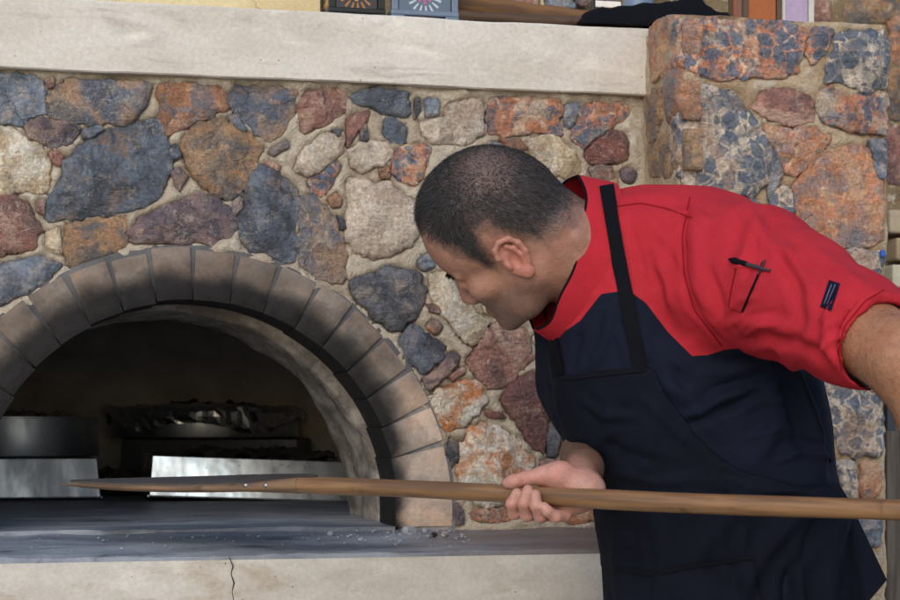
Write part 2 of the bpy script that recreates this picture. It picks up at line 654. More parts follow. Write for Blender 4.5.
def m_skin():
    t = NT('skin')
    p = t.n('TexCoord').outputs['Object']
    c = t.attr('tone')
    c = t.scalec(c, t.ramp(t.noise(p, 90.0, 5, 0.65), 0.25, 0.75, 0.86, 1.14, False))
    c = t.mix(t.ramp(t.noise(t.mapv(p, (1, 1, 1), (4, 1, 2)), 38.0, 5, 0.6), 0.48, 0.66, 0, 0.45), c, t.scalec(c, 0.78))
    blush = t.n('Mix')
    blush.data_type = 'RGBA'
    blush.blend_type = 'MULTIPLY'
    t.set(blush.inputs[0], t.ramp(t.noise(p, 27.0, 4), 0.5, 0.64, 0, 0.5))
    t.set(blush.inputs[6], c)
    t.set(blush.inputs[7], (1.0, 0.80, 0.76))
    c = blush.outputs[2]
    pores = t.voro(p, 520.0)
    beard = t.attr('stubble', 'GEOMETRY', 'Fac')
    dots = t.ramp(t.voro(t.mapv(p, (1, 1, 1), (3, 3, 3)), 620.0), 0.12, 0.36, 1.0, 0.0)
    c = t.mix(t.math('MULTIPLY', t.math('MULTIPLY', dots, beard), 0.75), c, srgb(34, 30, 30))
    h = t.math('ADD', t.math('MULTIPLY', pores, 0.3), t.noise(p, 140.0, 5, 0.6))
    return t.done(c, 0.5, t.bump(h, 0.55, 0.002), spec=0.42,
                  **{'Subsurface Weight': 0.05, 'Subsurface Radius': (0.012, 0.005, 0.003), 'Subsurface Scale': 0.4})


def m_hair():
    t = NT('hair')
    rnd = t.attr('shade', 'GEOMETRY', 'Fac')
    c = t.mix(rnd, srgb(18, 17, 18), srgb(60, 57, 58))
    return t.done(c, 0.5, spec=0.35)


def m_tin(name='tinned_steel', rough=0.26, col=(214, 218, 222)):
    t = NT(name)
    p = t.n('TexCoord').outputs['Object']
    n = t.noise(t.mapv(p, (1, 1, .3)), 14.0, 5, 0.6)
    c = t.mix(t.ramp(n, 0.4, 0.65, 0, 0.6), srgb(*col), srgb(int(col[0] * .8), int(col[1] * .8), int(col[2] * .82)))
    c = t.mix(t.ramp(t.noise(p, 40.0, 5, 0.7), 0.62, 0.72, 0, 0.5), c, srgb(120, 92, 66))
    return t.done(c, t.ramp(n, 0.3, 0.7, rough - 0.1, rough + 0.12), t.bump(t.noise(p, 8.0, 3), 0.25, 0.01), metal=1.0)


M = {}
M['stone'] = m_stone()
M['mortar'] = m_mortar()
M['beam'] = m_concrete('cast_beam', (210, 203, 192), (195, 186, 173), (156, 146, 134), 0.6, 0.65)
M['ledge'] = m_concrete('cast_ledge', (198, 192, 182), (178, 170, 158), (150, 128, 100), 0.9, 0.45, 0.0)
M['plaster'] = m_concrete('cream_plaster', (214, 196, 156), (200, 178, 136), (170, 150, 118), 0.2)
M['white'] = m_concrete('white_render', (205, 205, 200), (186, 188, 186), (150, 146, 138), 0.3)
M['brick'] = m_brick()
M['archmortar'] = m_brick('sooty_arch_mortar', ((122, 120, 120), (122, 120, 120), (150, 144, 136), (96, 96, 98)), (52, 52, 54))
M['throat'] = m_throat()
M['chamber'] = m_simple('sooted_dome', (190, 184, 178), 0.9, 0, 0.3, 8.0, 0.6, 0.2, 0.02)
M['hearth'] = m_hearth()
M['tin'] = m_tin()
M['tin_dull'] = m_tin('smoke_dulled_tin', 0.36, (150, 156, 166))
M['pan'] = m_tin('worn_pan_tin', 0.4, (196, 204, 214))
M['foil'] = m_tin('aluminium_foil', 0.28, (210, 212, 215))
M['char'] = m_simple('charred_paper', (52, 46, 40), 0.9, 0, 0.5, 30, 0.5)
M['darkmetal'] = m_simple('dark_steel', (62, 64, 70), 0.42, 0.6, 0.2, 30)
M['red'] = m_cloth('shirt_red_and_navy', True, (170, 40, 50), (19, 24, 38))
M['redplain'] = m_cloth('red_twill', False, (170, 40, 50))
M['black'] = m_cloth('black_apron_cloth', False, (18, 21, 31))
M['strap'] = m_cloth('black_webbing', False, (16, 17, 22))
M['navy'] = m_cloth('navy_patch', False, (20, 22, 40))
M['skin'] = m_skin()
M['hair'] = m_hair()
M['shoe'] = m_simple('black_leather', (22, 20, 20), 0.4)

# ------------------------------------------------------------------ ground, and the shell of the oven building
g = MB()
g.add([(-60, -60, 0), (60, -60, 0), (60, 60, 0), (-60, 60, 0)], [(0, 1, 2, 3)])
structure(g.build('ground', m_concrete('terrace_floor', (176, 168, 154), (150, 140, 126), (120, 110, 96), 0.4)))

PX0, PX1, PY = 1.076, 1.444, -0.2           # pillar sides and front
BZ0, BZ1 = ZC + 0.566, ZC + 0.682           # beam
FZ = ZC - 0.175                             # hearth level
XL = -0.75                                  # how far the wall runs left of the photo


# --- stones: outline in photo pixels -> plane
PAL = {  # a, b, c, threshold of b, threshold of c, grain, roughness of relief
    'B': ((104, 112, 124), (62, 64, 72), (132, 112, 98), .48, .59, 1.0, 1.0),
    'L': ((122, 132, 144), (78, 84, 94), (158, 146, 138), .47, .58, .9, 1.0),
    'G': ((96, 96, 100), (64, 64, 70), (128, 116, 106), .48, .60, 1.0, .9),
    'P': ((120, 98, 96), (84, 74, 80), (152, 124, 110), .48, .59, 1.1, .8),
    'R': ((150, 104, 90), (110, 78, 72), (178, 146, 126), .47, .59, 1.0, .8),
    'D': ((130, 82, 72), (98, 66, 64), (158, 116, 100), .48, .62, 1.0, .6),
    'O': ((172, 120, 84), (118, 92, 78), (112, 112, 118), .47, .58, .9, .9),
    'T': ((196, 178, 148), (170, 146, 116), (212, 204, 188), .46, .58, .8, .7),
    'K': ((194, 176, 156), (168, 146, 128), (208, 196, 180), .46, .58, .7, .5),
    'W': ((216, 204, 182), (190, 122, 72), (228, 222, 210), .47, .56, 1.2, .9),
    'C': ((184, 122, 90), (80, 90, 104), (200, 178, 152), .40, .56, 1.3, 1.2),
    'S': ((198, 182, 162), (82, 92, 106), (178, 146, 122), .38, .56, 1.3, 1.2),
    'V': ((182, 122, 86), (118, 112, 112), (200, 160, 124), .38, .57, 1.0, 1.0),
    'M': ((128, 114, 104), (92, 98, 110), (164, 130, 100), .50, .57, 1.0, 1.0),
    'N': ((144, 116, 88), (100, 92, 88), (168, 126, 84), .48, .58, .9, .8),
}


def chaikin(P, n=2, r=0.22):
    P = np.asarray(P, float)
    for _ in range(n):
        Q = np.roll(P, -1, 0)
        P = np.stack([P * (1 - r) + Q * r, P * r + Q * (1 - r)], 1).reshape(-1, 2)
    return P


def resample(P, n):
    Q = np.vstack([P, P[:1]])
    s = np.r_[0, np.cumsum(np.linalg.norm(np.diff(Q, axis=0), axis=1))]
    t = np.linspace(0, s[-1], n, endpoint=False)
    return np.stack([np.interp(t, s, Q[:, 0]), np.interp(t, s, Q[:, 1])], 1)


STONE_N = [0]
OUTLINES = []


def stone(parent, poly, code, to3d, normal, thick=None, label=None):
    """poly: 2-D outline on the plane (metres); to3d(u,v,h): h metres proud of the plane"""
    STONE_N[0] += 1
    k = STONE_N[0]
    a, b, c, mb, mc, gr, rl = PAL[code]
    poly = np.asarray(poly, float)
    pc_ = poly.mean(0)
    pd = poly - pc_
    pl = np.linalg.norm(pd, axis=1, keepdims=True)
    poly = pc_ + pd * (1.04 + 0.0034 / pl)
    P = chaikin(poly, 2, 0.10)
    size = math.sqrt(abs(0.5 * np.sum(P[:, 0] * np.roll(P[:, 1], -1) - P[:, 1] * np.roll(P[:, 0], -1))))
    n = 72 if size > 0.07 else (48 if size > 0.035 else 28)
    P = resample(P, n)
    if np.sum(P[:, 0] * np.roll(P[:, 1], -1) - P[:, 1] * np.roll(P[:, 0], -1)) < 0:
        P = P[::-1]
    cen = P.mean(0)
    jit = fbm(np.c_[P * 70, np.full(n, k * 3.7)], k, 4, 0.65)
    d = P - cen
    L = np.linalg.norm(d, axis=1, keepdims=True)
    P = P + d / L * jit[:, None] * min(0.006, size * 0.075)
    thick = thick if thick is not None else min(0.017, 0.007 + size * 0.07) * random.uniform(0.85, 1.2)
    ts = [0.12, 0.26, 0.4, 0.53, 0.65, 0.76, 0.85, 0.92, 0.97, 1.0] if size > 0.035 else [0.3, 0.6, 0.85, 1.0]
    V, H = [cen], [1.0]
    for t in ts:
        for q in P:
            V.append(cen + (q - cen) * t)
            H.append((1 - t ** 7) ** 0.6)
    V = np.array(V)
    H = np.array(H)
    q3 = np.c_[V * 14, np.full(len(V), k * 5.1)]
    OUTLINES.append(P.copy())
    # cleft face: the lowest of a few tilted planes, then grain
    cut = np.full(len(V), 1.0)
    if size > 0.03:
        for _ in range(random.choice([4, 5, 6, 7])):
            w_ = random.uniform(0, 2 * math.pi)
            sl_ = random.uniform(0.05, 0.42) * rl
            c0_ = cen + np.array([math.cos(w_), math.sin(w_)]) * size * random.uniform(-0.15, 0.4)
            cut = np.minimum(cut, thick * random.uniform(0.85, 1.2) - ((V - c0_) @ np.array([math.cos(w_), math.sin(w_)])) * sl_)
    else:
        cut = np.full(len(V), thick)
    h = np.clip(cut, 0.003, 0.024)
    k1 = np.minimum(1, H * 2)
    h = h + (fbm(q3, k, 4, 0.55) * 0.003 * rl - np.abs(fbm(np.c_[V * 24, np.full(len(V), k * 9.3)], k + 50, 3)) * 0.003 * rl) * min(1, size / 0.06)
    h += fbm(np.c_[V * 70, np.full(len(V), k * 2.2)], k + 99, 3) * 0.0022 * rl
    h = np.maximum(h, 0.001) * H - 0.008 * (1 - np.minimum(1, H * 4))
    pts = [to3d(u, v, hh) for (u, v), hh in zip(V, h)]
    for q in P:
        pts.append(to3d(*(cen + (q - cen) * 1.01), -0.03))
    faces = [(0, 1 + i, 1 + (i + 1) % n) for i in range(n)]
    for r in range(len(ts)):
        for i in range(n):
            i2 = (i + 1) % n
            A = 1 + r * n
            B = 1 + (r + 1) * n
            faces.append((A + i, B + i, B + i2, A + i2))
    pts = np.array(pts)
    # orient outward
    e = np.cross(pts[2] - pts[1], pts[1] - pts[0])
    nn = np.cross(pts[faces[0][1]] - pts[0], pts[faces[0][2]] - pts[0])
    if np.dot(nn, normal) < 0:
        faces = [f[::-1] for f in faces]
    org = to3d(cen[0], cen[1], 0)
    o = mesh_obj('stone', pts, faces, M['stone'], None, True, org)
    sub(parent, o)
    v = random.uniform(0.88, 1.12)
    for key, col in (('col_a', a), ('col_b', b), ('col_c', c)):
        o[key] = [min(1.0, x * v) for x in srgb(*col)]
    o['breccia'] = {'C': 1.0, 'S': 1.0, 'V': 0.55, 'W': 0.0}.get(code, 0.0)
    o['mix_b'] = mb + random.uniform(-.02, .02)
    o['mix_c'] = mc + random.uniform(-.015, .015)
    o['grain'] = gr * random.uniform(0.8, 1.2)
    return o


WALL = [
    ('L', (-14, 74), (20, 73), (38, 78), (46, 95), (45, 112), (28, 118), (18, 125), (4, 123), (-14, 118)),
    ('R', (45, 79), (54, 77), (54, 85), (48, 88)),
    ('M', (55, 87), (73, 77), (120, 78), (148, 84), (150, 90), (140, 112), (120, 124), (75, 121), (51, 115), (50, 100)),
    ('O', (161, 86), (175, 82), (215, 84), (228, 93), (226, 108), (213, 115), (171, 131), (162, 118)),
    ('P', (27, 122), (42, 118), (75, 123), (78, 130), (68, 144), (52, 145), (30, 138)),
    ('B', (84, 128), (100, 125), (104, 129), (88, 138), (83, 136)),
    ('T', (-14, 127), (15, 129), (28, 141), (47, 151), (46, 164), (50, 189), (20, 192), (-14, 188)),
    ('B', (90, 142), (108, 131), (138, 122), (157, 118), (165, 135), (170, 155), (170, 168), (161, 198), (135, 206), (108, 213), (75, 217), (49, 220), (47, 202), (62, 180), (66, 158)),
    ('R', (49, 152), (56, 147), (64, 158), (60, 166), (51, 160)),
    ('R', (-14, 197), (10, 197), (30, 207), (44, 229), (36, 244), (25, 250), (-14, 260)),
    ('R', (36, 202), (45, 200), (45, 215), (37, 213)),
    ('T', (46, 233), (60, 227), (63, 255), (47, 250)),
    ('N', (66, 226), (95, 220), (124, 216), (128, 248), (108, 252), (95, 258), (73, 266), (66, 262)),
    ('P', (128, 232), (140, 220), (165, 206), (195, 194), (215, 196), (228, 208), (233, 222), (230, 238), (210, 243), (180, 241), (150, 243), (134, 243)),
    ('L', (-14, 270), (20, 259), (45, 259), (60, 266), (52, 275), (30, 291), (10, 301), (-14, 308)),
    ('P', (172, 172), (180, 166), (188, 176), (179, 192)),
    ('B', (170, 147), (176, 142), (181, 155), (173, 160)),
    ('N', (182, 143), (194, 129), (214, 120), (228, 120), (245, 131), (258, 143), (261, 150), (250, 176), (241, 194), (230, 198), (205, 188), (190, 165)),
    ('M', (232, 202), (241, 196), (243, 207), (235, 216)),
    ('M', (231, 88), (262, 86), (298, 90), (294, 108), (279, 138), (270, 143), (250, 124), (231, 106)),
    ('B', (229, 116), (237, 114), (248, 129), (244, 132), (233, 124)),
    ('R', (300, 102), (307, 90), (335, 88), (346, 92), (347, 110), (330, 121), (306, 132), (300, 125)),
    ('L', (350, 95), (365, 89), (409, 91), (410, 113), (395, 116), (372, 107), (353, 102)),
    ('R', (346, 117), (371, 110), (366, 123), (357, 133), (349, 147)),
    ('B', (360, 126), (367, 123), (369, 138), (361, 141)),
    ('L', (385, 120), (395, 118), (408, 126), (405, 140), (393, 143), (385, 132)),
    ('G', (415, 99), (420, 96), (421, 110), (414, 120)),
    ('L', (426, 98), (439, 98), (439, 114), (427, 115)),
    ('K', (424, 121), (441, 118), (450, 104), (470, 99), (483, 102), (484, 130), (470, 140), (440, 143), (426, 135)),
    ('G', (332, 129), (342, 129), (339, 137)),
    ('B', (268, 151), (287, 139), (289, 147), (275, 155)),
    ('K', (296, 168), (305, 147), (325, 134), (344, 133), (344, 150), (330, 163), (311, 175)),
    ('C', (311, 179), (320, 173), (338, 160), (341, 166), (330, 185), (322, 196), (313, 192)),
    ('K', (350, 149), (365, 141), (388, 143), (391, 152), (384, 164), (362, 171), (353, 166)),
    ('C', (394, 153), (405, 146), (428, 143), (430, 152), (424, 175), (415, 184), (400, 180), (394, 170)),
    ('O', (380, 169), (389, 166), (391, 177), (382, 178)),
    ('K', (348, 181), (365, 180), (388, 184), (412, 198), (418, 215), (412, 245), (390, 252), (365, 256), (353, 249), (348, 225)),
    ('R', (266, 159), (281, 165), (279, 171), (268, 165)),
    ('B', (257, 166), (270, 169), (283, 178), (299, 193), (300, 205), (296, 225), (294, 261), (270, 254), (250, 244), (239, 238), (241, 218), (250, 190)),
    ('M', (302, 196), (315, 196), (330, 210), (339, 228), (342, 245), (348, 259), (347, 281), (326, 277), (304, 264), (298, 250), (301, 225)),
    ('G', (336, 213), (344, 221), (347, 229), (341, 228)),
    ('G', (353, 286), (363, 277), (380, 271), (398, 266), (420, 273), (425, 288), (422, 302), (412, 318), (399, 331), (386, 326), (369, 309), (356, 297)),
    ('L', (418, 262), (428, 253), (436, 265), (425, 271)),
    ('T', (431, 282), (440, 270), (452, 277), (461, 295), (476, 312), (490, 320), (484, 334), (471, 346), (456, 330), (436, 303)),
    ('C', (490, 99), (508, 97), (560, 99), (564, 110), (560, 127), (564, 134), (495, 134), (489, 120)),
    ('L', (566, 105), (580, 102), (580, 112), (572, 128), (566, 122)),
    ('C', (583, 106), (600, 102), (625, 106), (632, 115), (612, 126), (600, 138), (583, 147), (575, 135)),
    ('D', (586, 150), (601, 136), (614, 129), (628, 137), (628, 158), (605, 165), (588, 160)),
    ('T', (531, 141), (545, 137), (560, 138), (574, 150), (581, 170), (570, 178), (550, 172), (536, 160)),
    ('O', (500, 138), (520, 139), (528, 148), (515, 151)),
    ('O', (590, 167), (612, 166), (620, 190), (598, 186)),
    ('B', (400, 340), (415, 325), (445, 346), (440, 361), (424, 373), (411, 364)),
    ('O', (426, 303), (440, 306), (441, 314), (431, 311)),
    ('P', (424, 379), (441, 367), (451, 351), (460, 358), (457, 367), (440, 383), (431, 389)),
    ('W', (430, 398), (450, 387), (470, 380), (484, 386), (487, 400), (481, 411), (465, 424), (451, 431), (441, 424), (433, 410)),
    ('R', (478, 349), (487, 329), (498, 319), (513, 318), (526, 331), (533, 358), (529, 364), (500, 388), (483, 381), (469, 362)),
    ('R', (449, 375), (464, 367), (467, 372), (453, 381)),
    ('D', (502, 397), (532, 370), (546, 385), (553, 410), (547, 430), (545, 452), (535, 449), (522, 428), (508, 411)),
    ('D', (485, 410), (502, 413), (505, 418), (490, 418)),
    ('W', (462, 448), (470, 432), (480, 424), (500, 428), (518, 442), (530, 456), (536, 470), (516, 482), (506, 498), (500, 508), (480, 508), (465, 493)),
    ('V', (474, 511), (509, 508), (520, 515), (500, 522), (478, 521)),
    ('G', (450, 438), (459, 441), (460, 460), (452, 469), (447, 455)),
    ('G', (549, 426), (556, 422), (560, 440), (558, 455), (549, 455)),
    ('P', (455, 504), (463, 510), (465, 523), (457, 525)),
    ('V', (563, 508), (590, 498), (604, 503), (606, 521), (569, 523)),
    # behind the cook
    ('V', (540, 460), (562, 460), (600, 462), (606, 494), (560, 502), (540, 480)),
    ('R', (560, 200), (600, 196), (630, 205), (625, 250), (590, 262), (560, 240)),
    ('K', (440, 250), (470, 190), (520, 185), (545, 200), (540, 250), (500, 290), (470, 285)),
    ('M', (550, 260), (590, 270), (630, 260), (632, 320), (590, 335), (548, 310)),
    ('T', (535, 330), (590, 342), (632, 330), (632, 390), (580, 405), (552, 385)),
    ('O', (562, 415), (632, 398), (634, 455), (600, 456), (566, 452)),
    ('C', (490, 140), (525, 155), (530, 178), (490, 180)),
    ('V', (612, 462), (636, 462), (638, 520), (614, 520)),
]

wall = thing('stone_wall', 'multicoloured rubble stone wall with pale mortar around the arched oven mouth', 'wall', (0.3, 0.1, FZ - 0.01))


def wall3d(u, v, h):
    return np.array([u, -h, v])


def px_poly(pts, fn, ia, ib):
    return [(fn(*p)[ia], fn(*p)[ib]) for p in pts]


for code, *pts in WALL:
    stone(wall, px_poly(pts, lambda a, b: on_y(a, b, -0.008), 0, 2), code, wall3d, (0, -1, 0))
# the same masonry goes on left of the frame
zz = [(0.43, 0.555), (0.30, 0.42), (0.18, 0.29), (0.06, 0.17), (-0.06, 0.05), (-0.165, -0.07)]
for z0, z1 in zz:
    x = XL
    lim = -0.045 if z0 > 0.1 else (-0.10 if z0 > -0.06 else -0.175)
    while x < lim - 0.05:
        w = random.uniform(0.09, 0.19)
        x1 = min(x + w, lim)
        if lim - x1 < 0.05:
            x1 = lim
        cx, cz, a, b = (x + x1) / 2, ZC + (z0 + z1) / 2, (x1 - x) / 2 - 0.008, (z1 - z0) / 2 - 0.005
        n = random.choice([6, 7, 8])
        ph = random.uniform(0, 6)
        poly = []
        for i in range(n):
            w_ = ph + 2 * math.pi * i / n
            s = 1 / max(abs(math.cos(w_)), abs(math.sin(w_))) * random.uniform(0.86, 1.0)
            poly.append((cx + a * s * math.cos(w_), cz + b * s * math.sin(w_)))
        stone(wall, poly, random.choice('BLRPTNMKGO'), wall3d, (0, -1, 0))
        x = x1 + 0.006

# mortar bed with the arch cut out of it
st = 0.0065
xs = np.arange(XL - 0.02, PX0 + 0.03, st)
zs = np.arange(FZ - 0.02, BZ0 + 0.015, st)
GX, GZ = np.meshgrid(xs, zs)
pp = np.c_[GX.ravel(), np.zeros(GX.size), GZ.ravel()]
yy = -0.005 - fbm(pp * 20, 3, 3) * 0.004 - fbm(pp * 65, 8, 3) * 0.0036 - fbm(pp * 5, 11, 2) * 0.003
P2 = pp[:, [0, 2]]
near = np.full(len(P2), 0.05)
for po in OUTLINES:
    lo_, hi_ = po.min(0) - 0.05, po.max(0) + 0.05
    mk = np.all((P2 > lo_) & (P2 < hi_), axis=1)
    near[mk] = np.minimum(near[mk], poly_sd(P2[mk], po[::2] if len(po) > 40 else po))
arch_r = np.hypot(P2[:, 0] - ACX, P2[:, 1] - ACZ) - ARO
free = np.minimum.reduce([near, np.where(P2[:, 1] > ACZ, arch_r, np.abs(P2[:, 0] - ACX) - ARO), BZ0 - P2[:, 1], PX0 - P2[:, 0], P2[:, 0] - XL, P2[:, 1] - FZ])
for _ in range(70):
    i_ = int(np.argmax(free))
    r_ = free[i_]
    if r_ < 0.0085:
        break
    r_ = min(r_, 0.03)
    c_ = P2[i_]
    n_ = random.choice([5, 6, 7])
    ph = random.uniform(0, 6)
    st_ = random.uniform(0.8, 1.25)
    po = np.array([(c_[0] + r_ * 0.80 * st_ * random.uniform(.75, 1.1) * math.cos(ph + 2 * math.pi * q / n_), c_[1] + r_ * 0.80 / st_ * random.uniform(.75, 1.1) * math.sin(ph + 2 * math.pi * q / n_)) for q in range(n_)])
    stone(wall, po, random.choice('TKRBPOKTLG'), wall3d, (0, -1, 0))
    po = OUTLINES[-1]
    mk = np.all((P2 > po.min(0) - 0.05) & (P2 < po.max(0) + 0.05), axis=1)
    d_ = poly_sd(P2[mk], po)
    near[mk] = np.minimum(near[mk], d_)
    free[mk] = np.minimum(free[mk], d_ - 0.002)
yy = yy + 0.020 * np.clip((0.002 - near) / 0.008, 0, 1) + 0.0035 * np.clip((near - 0.004) / 0.02, 0, 1)
OUTLINES.clear()
vv = np.c_[pp[:, 0], yy, pp[:, 2]]
nx, nz = len(xs), len(zs)
idx = np.arange(nx * nz).reshape(nz, nx)
quads = np.stack([idx[:-1, :-1], idx[:-1, 1:], idx[1:, 1:], idx[1:, :-1]], -1).reshape(-1, 4)
qc = vv[quads].mean(1)
rr = np.hypot(qc[:, 0] - ACX, qc[:, 2] - ACZ)
keep = ~((rr < ARO - 0.012) | ((np.abs(qc[:, 0] - ACX) < ARO - 0.012) & (qc[:, 2] < ACZ)))
sub(wall, mesh_obj('mortar', vv, quads[keep], M['mortar'], None, True))
bk = MB()     # rough body of the wall behind, split round the mouth
bk.box((XL, 0.012, FZ - 0.02), (ACX - ARO + 0.02, 0.4, BZ0 + 0.01))
bk.box((ACX + ARO - 0.02, 0.012, FZ - 0.02), (PX0 + 0.03, 0.4, BZ0 + 0.01))
bk.box((ACX - ARO + 0.022, 0.013, ACZ + ARO - 0.015), (ACX + ARO - 0.022, 0.4, BZ0 + 0.009))
bk.build('wall_core', M['mortar'], wall)

# ------------------------------------------------------------------ brick oven
IDX, IDZ = 0.0067, 0.0185                  # the intrados is struck from a slightly higher centre


def r_in(a):
    return IDX * math.cos(a) + IDZ * math.sin(a) + math.sqrt(ARI ** 2 - (IDX * math.sin(a) - IDZ * math.cos(a)) ** 2)


oven = thing('brick_oven', 'arched brick mouth and dark sooty chamber of the wood fired oven', 'oven', (ACX, 0.6, FZ - 0.03))
JA = [-3.0, 7.0, 16.1, 24.9, 33.9, 42.8, 52.2, 61.0, 70.3, 79.6, 89.2, 98.6, 107.4, 116.8, 126.2, 135.2, 144.5, 153.6, 162.6, 171.6, 181.0, 183.0]
JA = JA[:-1]
for i in range(len(JA) - 1):
    a0, a1 = math.radians(JA[i]), math.radians(JA[i + 1])
    gap_o, gap_i = 0.0052, 0.0006              # joints taper towards the mouth
    ro, ri = ARO + random.uniform(-0.005, 0.004), r_in((a0 + a1) / 2) + random.uniform(-0.002, 0.002)
    proud = 0.012 + random.uniform(-0.0015, 0.0015)
    na, nr = 8, 9
    pts = []
    sk = random.uniform(-0.012, 0.012)
    for lay in (0, 1):
        for j in range(nr + 1):
            t = j / nr
            r = ri + (ro - ri) * t
            gap = gap_i + (gap_o - gap_i) * t
            for k in range(na + 1):
                s = k / na
                a = a0 + gap / r + (a1 - a0 - 2 * gap / r) * s + sk * (t - 0.5) * 0.4
                edge = min(t, 1 - t, s * 0.8, (1 - s) * 0.8)
                rd = 0.0024 * max(0, 1 - edge / 0.07) ** 2
                p = np.array([ACX + r * math.cos(a), -proud + rd if lay == 0 else 0.13, ACZ + r * math.sin(a)])
                pts.append(p)
    pts = np.array(pts)
    nf = (nr + 1) * (na + 1)
    pts[:nf, 1] += fbm(pts[:nf] * 30 + i * 7, i, 3) * 0.0022
    faces = []
    w = na + 1
    for j in range(nr):
        for k in range(na):
            q = (j * w + k, j * w + k + 1, (j + 1) * w + k + 1, (j + 1) * w + k)
            faces.append(q)
    ring = [k for k in range(w)] + [(j * w + na) for j in range(1, nr + 1)] + [nr * w + k for k in range(na - 1, -1, -1)] + [j * w for j in range(nr - 1, 0, -1)]
    for q in range(len(ring)):
        A, B = ring[q], ring[(q + 1) % len(ring)]
        faces.append((B, A, A + nf, B + nf))
    o = mesh_obj('brick', pts, faces, M['brick'], None, True)
    bm = bmesh.new()
    bm.from_mesh(o.data)
    bmesh.ops.recalc_face_normals(bm, faces=bm.faces)
    bm.to_mesh(o.data)
    bm.free()
    o.data.set_sharp_from_angle(angle=math.radians(38))
    sub(oven, o)


def arc_sweep(cx, cz, sec, a0, a1, n, wob=0.0, seed=0, inner=False):
    """sweep a section [(r,y)] round the arch"""
    v = []
    for i in range(n + 1):
        a = a0 + (a1 - a0) * i / n
        for r, y in sec:
            if inner and r < ARI + 0.01:
                r = r + r_in(a) - ARI
            v.append((cx + r * math.cos(a), y, cz + r * math.sin(a)))
    v = np.array(v)
    if wob:
        d = fbm(v * 18, seed, 4) * wob
        dirs = v - np.array([cx, 0, cz])
        dirs[:, 1] = 0
        dirs /= np.linalg.norm(dirs, axis=1, keepdims=True)
        v = v + dirs * d[:, None]
        v[:, 1] += fbm(v * 21 + 9, seed + 4, 3) * wob * 0.6
    m = len(sec)
    f = [(i * m + k, (i + 1) * m + k, (i + 1) * m + k + 1, i * m + k + 1) for i in range(n) for k in range(m - 1)]
    return v, f


v, f = arc_sweep(ACX, ACZ, [(ARI + 0.006, 0.128), (ARI + 0.006, 0.02), (ARI + 0.008, -0.004), (ARI + 0.05, -0.0055), (ARO - 0.01, -0.0065), (ARO + 0.004, -0.005), (ARO + 0.016, 0.012)], math.radians(-4), math.radians(184), 110, 0.0012, 2, True)
sub(oven, mesh_obj('arch_mortar', v, f, M['archmortar'], None, True))
ys = [0.131, 0.145, 0.17, 0.2, 0.23, 0.26, 0.29, 0.32, 0.35, 0.38, 0.405, 0.42]
v, f = arc_sweep(TCX, TCZ, [(ARO + 0.02, 0.131)] + [(TR + 0.004 * (y in (0.131, 0.42)) + (y - 0.13) * 0.003, y) for y in ys] + [(TR + 0.05, 0.425), (TR + 0.3, 0.426)], math.radians(-2), math.radians(182), 120, 0.006, 5)
sub(oven, mesh_obj('throat_vault', v, f, M['throat'], None, True))
dm = MB()      # dome, open at the throat
prof = []
nu, nvv = 64, 20
DY, DR, DH = 1.17, 0.86, 0.52
v = []
for j in range(nvv + 1):
    ph = math.pi / 2 * j / nvv
    for i in range(nu):
        a = 2 * math.pi * i / nu
        v.append((TCX + DR * math.cos(a) * math.cos(ph), DY + DR * math.sin(a) * math.cos(ph), FZ - 0.01 + DH * math.sin(ph)))
v = np.array(v)
f = []
for j in range(nvv):
    for i in range(nu):
        q = (j * nu + i, j * nu + (i + 1) % nu, (j + 1) * nu + (i + 1) % nu, (j + 1) * nu + i)
        c = v[list(q)].mean(0)
        if c[1] < 0.85 and abs(c[0] - TCX) < TR + 0.12 and c[2] < TCZ + TR + 0.06:
            continue
        f.append(q)
v = v + (fbm(v * 7, 4, 4) * 0.02)[:, None] * (v - np.array([TCX, DY, FZ])) / 0.8
sub(oven, mesh_obj('dome', v, f, M['chamber'], None, True))
hf = MB()
nh = 60


def hearth_fn(u, w):
    y = 0.0 + max(0.0, w - 1 / nh) * 2.1
    x = TCX + (u - 0.5) * 2 * (ARI + 0.03 if y < 0.13 else 0.95 if y > 0.45 else TR + 0.04)
    p = np.array([[x, y, 0.0]])
    return (x, y, FZ + fbm(p * 11, 6, 3)[0] * 0.002 - (0.03 if w == 0 else 0.0))


hf.grid(hearth_fn, 30, nh)
hf.build('hearth_floor', M['hearth'], oven, True)

# concrete ledge in front of the mouth: sooty worn top over a pale cast face
ledge = thing('oven_ledge', 'pale concrete ledge with a sooty dark top running under the oven mouth', 'ledge', (0.3, -0.1, 0))
tp = MB()
ux, uy = 150, 24


def ledge_fn(u, w):
    x = XL + u * (PX0 - XL)
    y = 0.012 - w * 0.215
    p = np.array([[x, y, 0.0]])
    n = fbm(p * 14, 21, 4)[0]
    inside = max(0.0, 1 - max(0, abs(x - ACX) - 0.33) / 0.06) if False else 0
    z = FZ - 0.006 - 0.024 * w + n * 0.0018
    if w > 0.9:
        z -= 0.006 * ((w - 0.9) / 0.1) ** 2 + 0.002 * abs(fbm(p * 40, 5, 2)[0])
    if w == 1:
        z, y = FZ - 0.047, y + 0.006
    return (x, y, z)


tp.grid(ledge_fn, ux, uy)
tp.build('ledge_top', M['hearth'], ledge, True)


def face_fn(u, w):
    x = XL + u * (PX0 - XL)
    z = FZ - 0.0385 - w * (FZ - 0.0385)
    p = np.array([[x, 0.0, z]])
    e = 0.004 * max(0, 1 - w / 0.012) ** 2
    return (x, -0.2035 + e - fbm(p * 6, 31, 3)[0] * 0.0015 - fbm(p * 40, 33, 2)[0] * 0.0006, z)


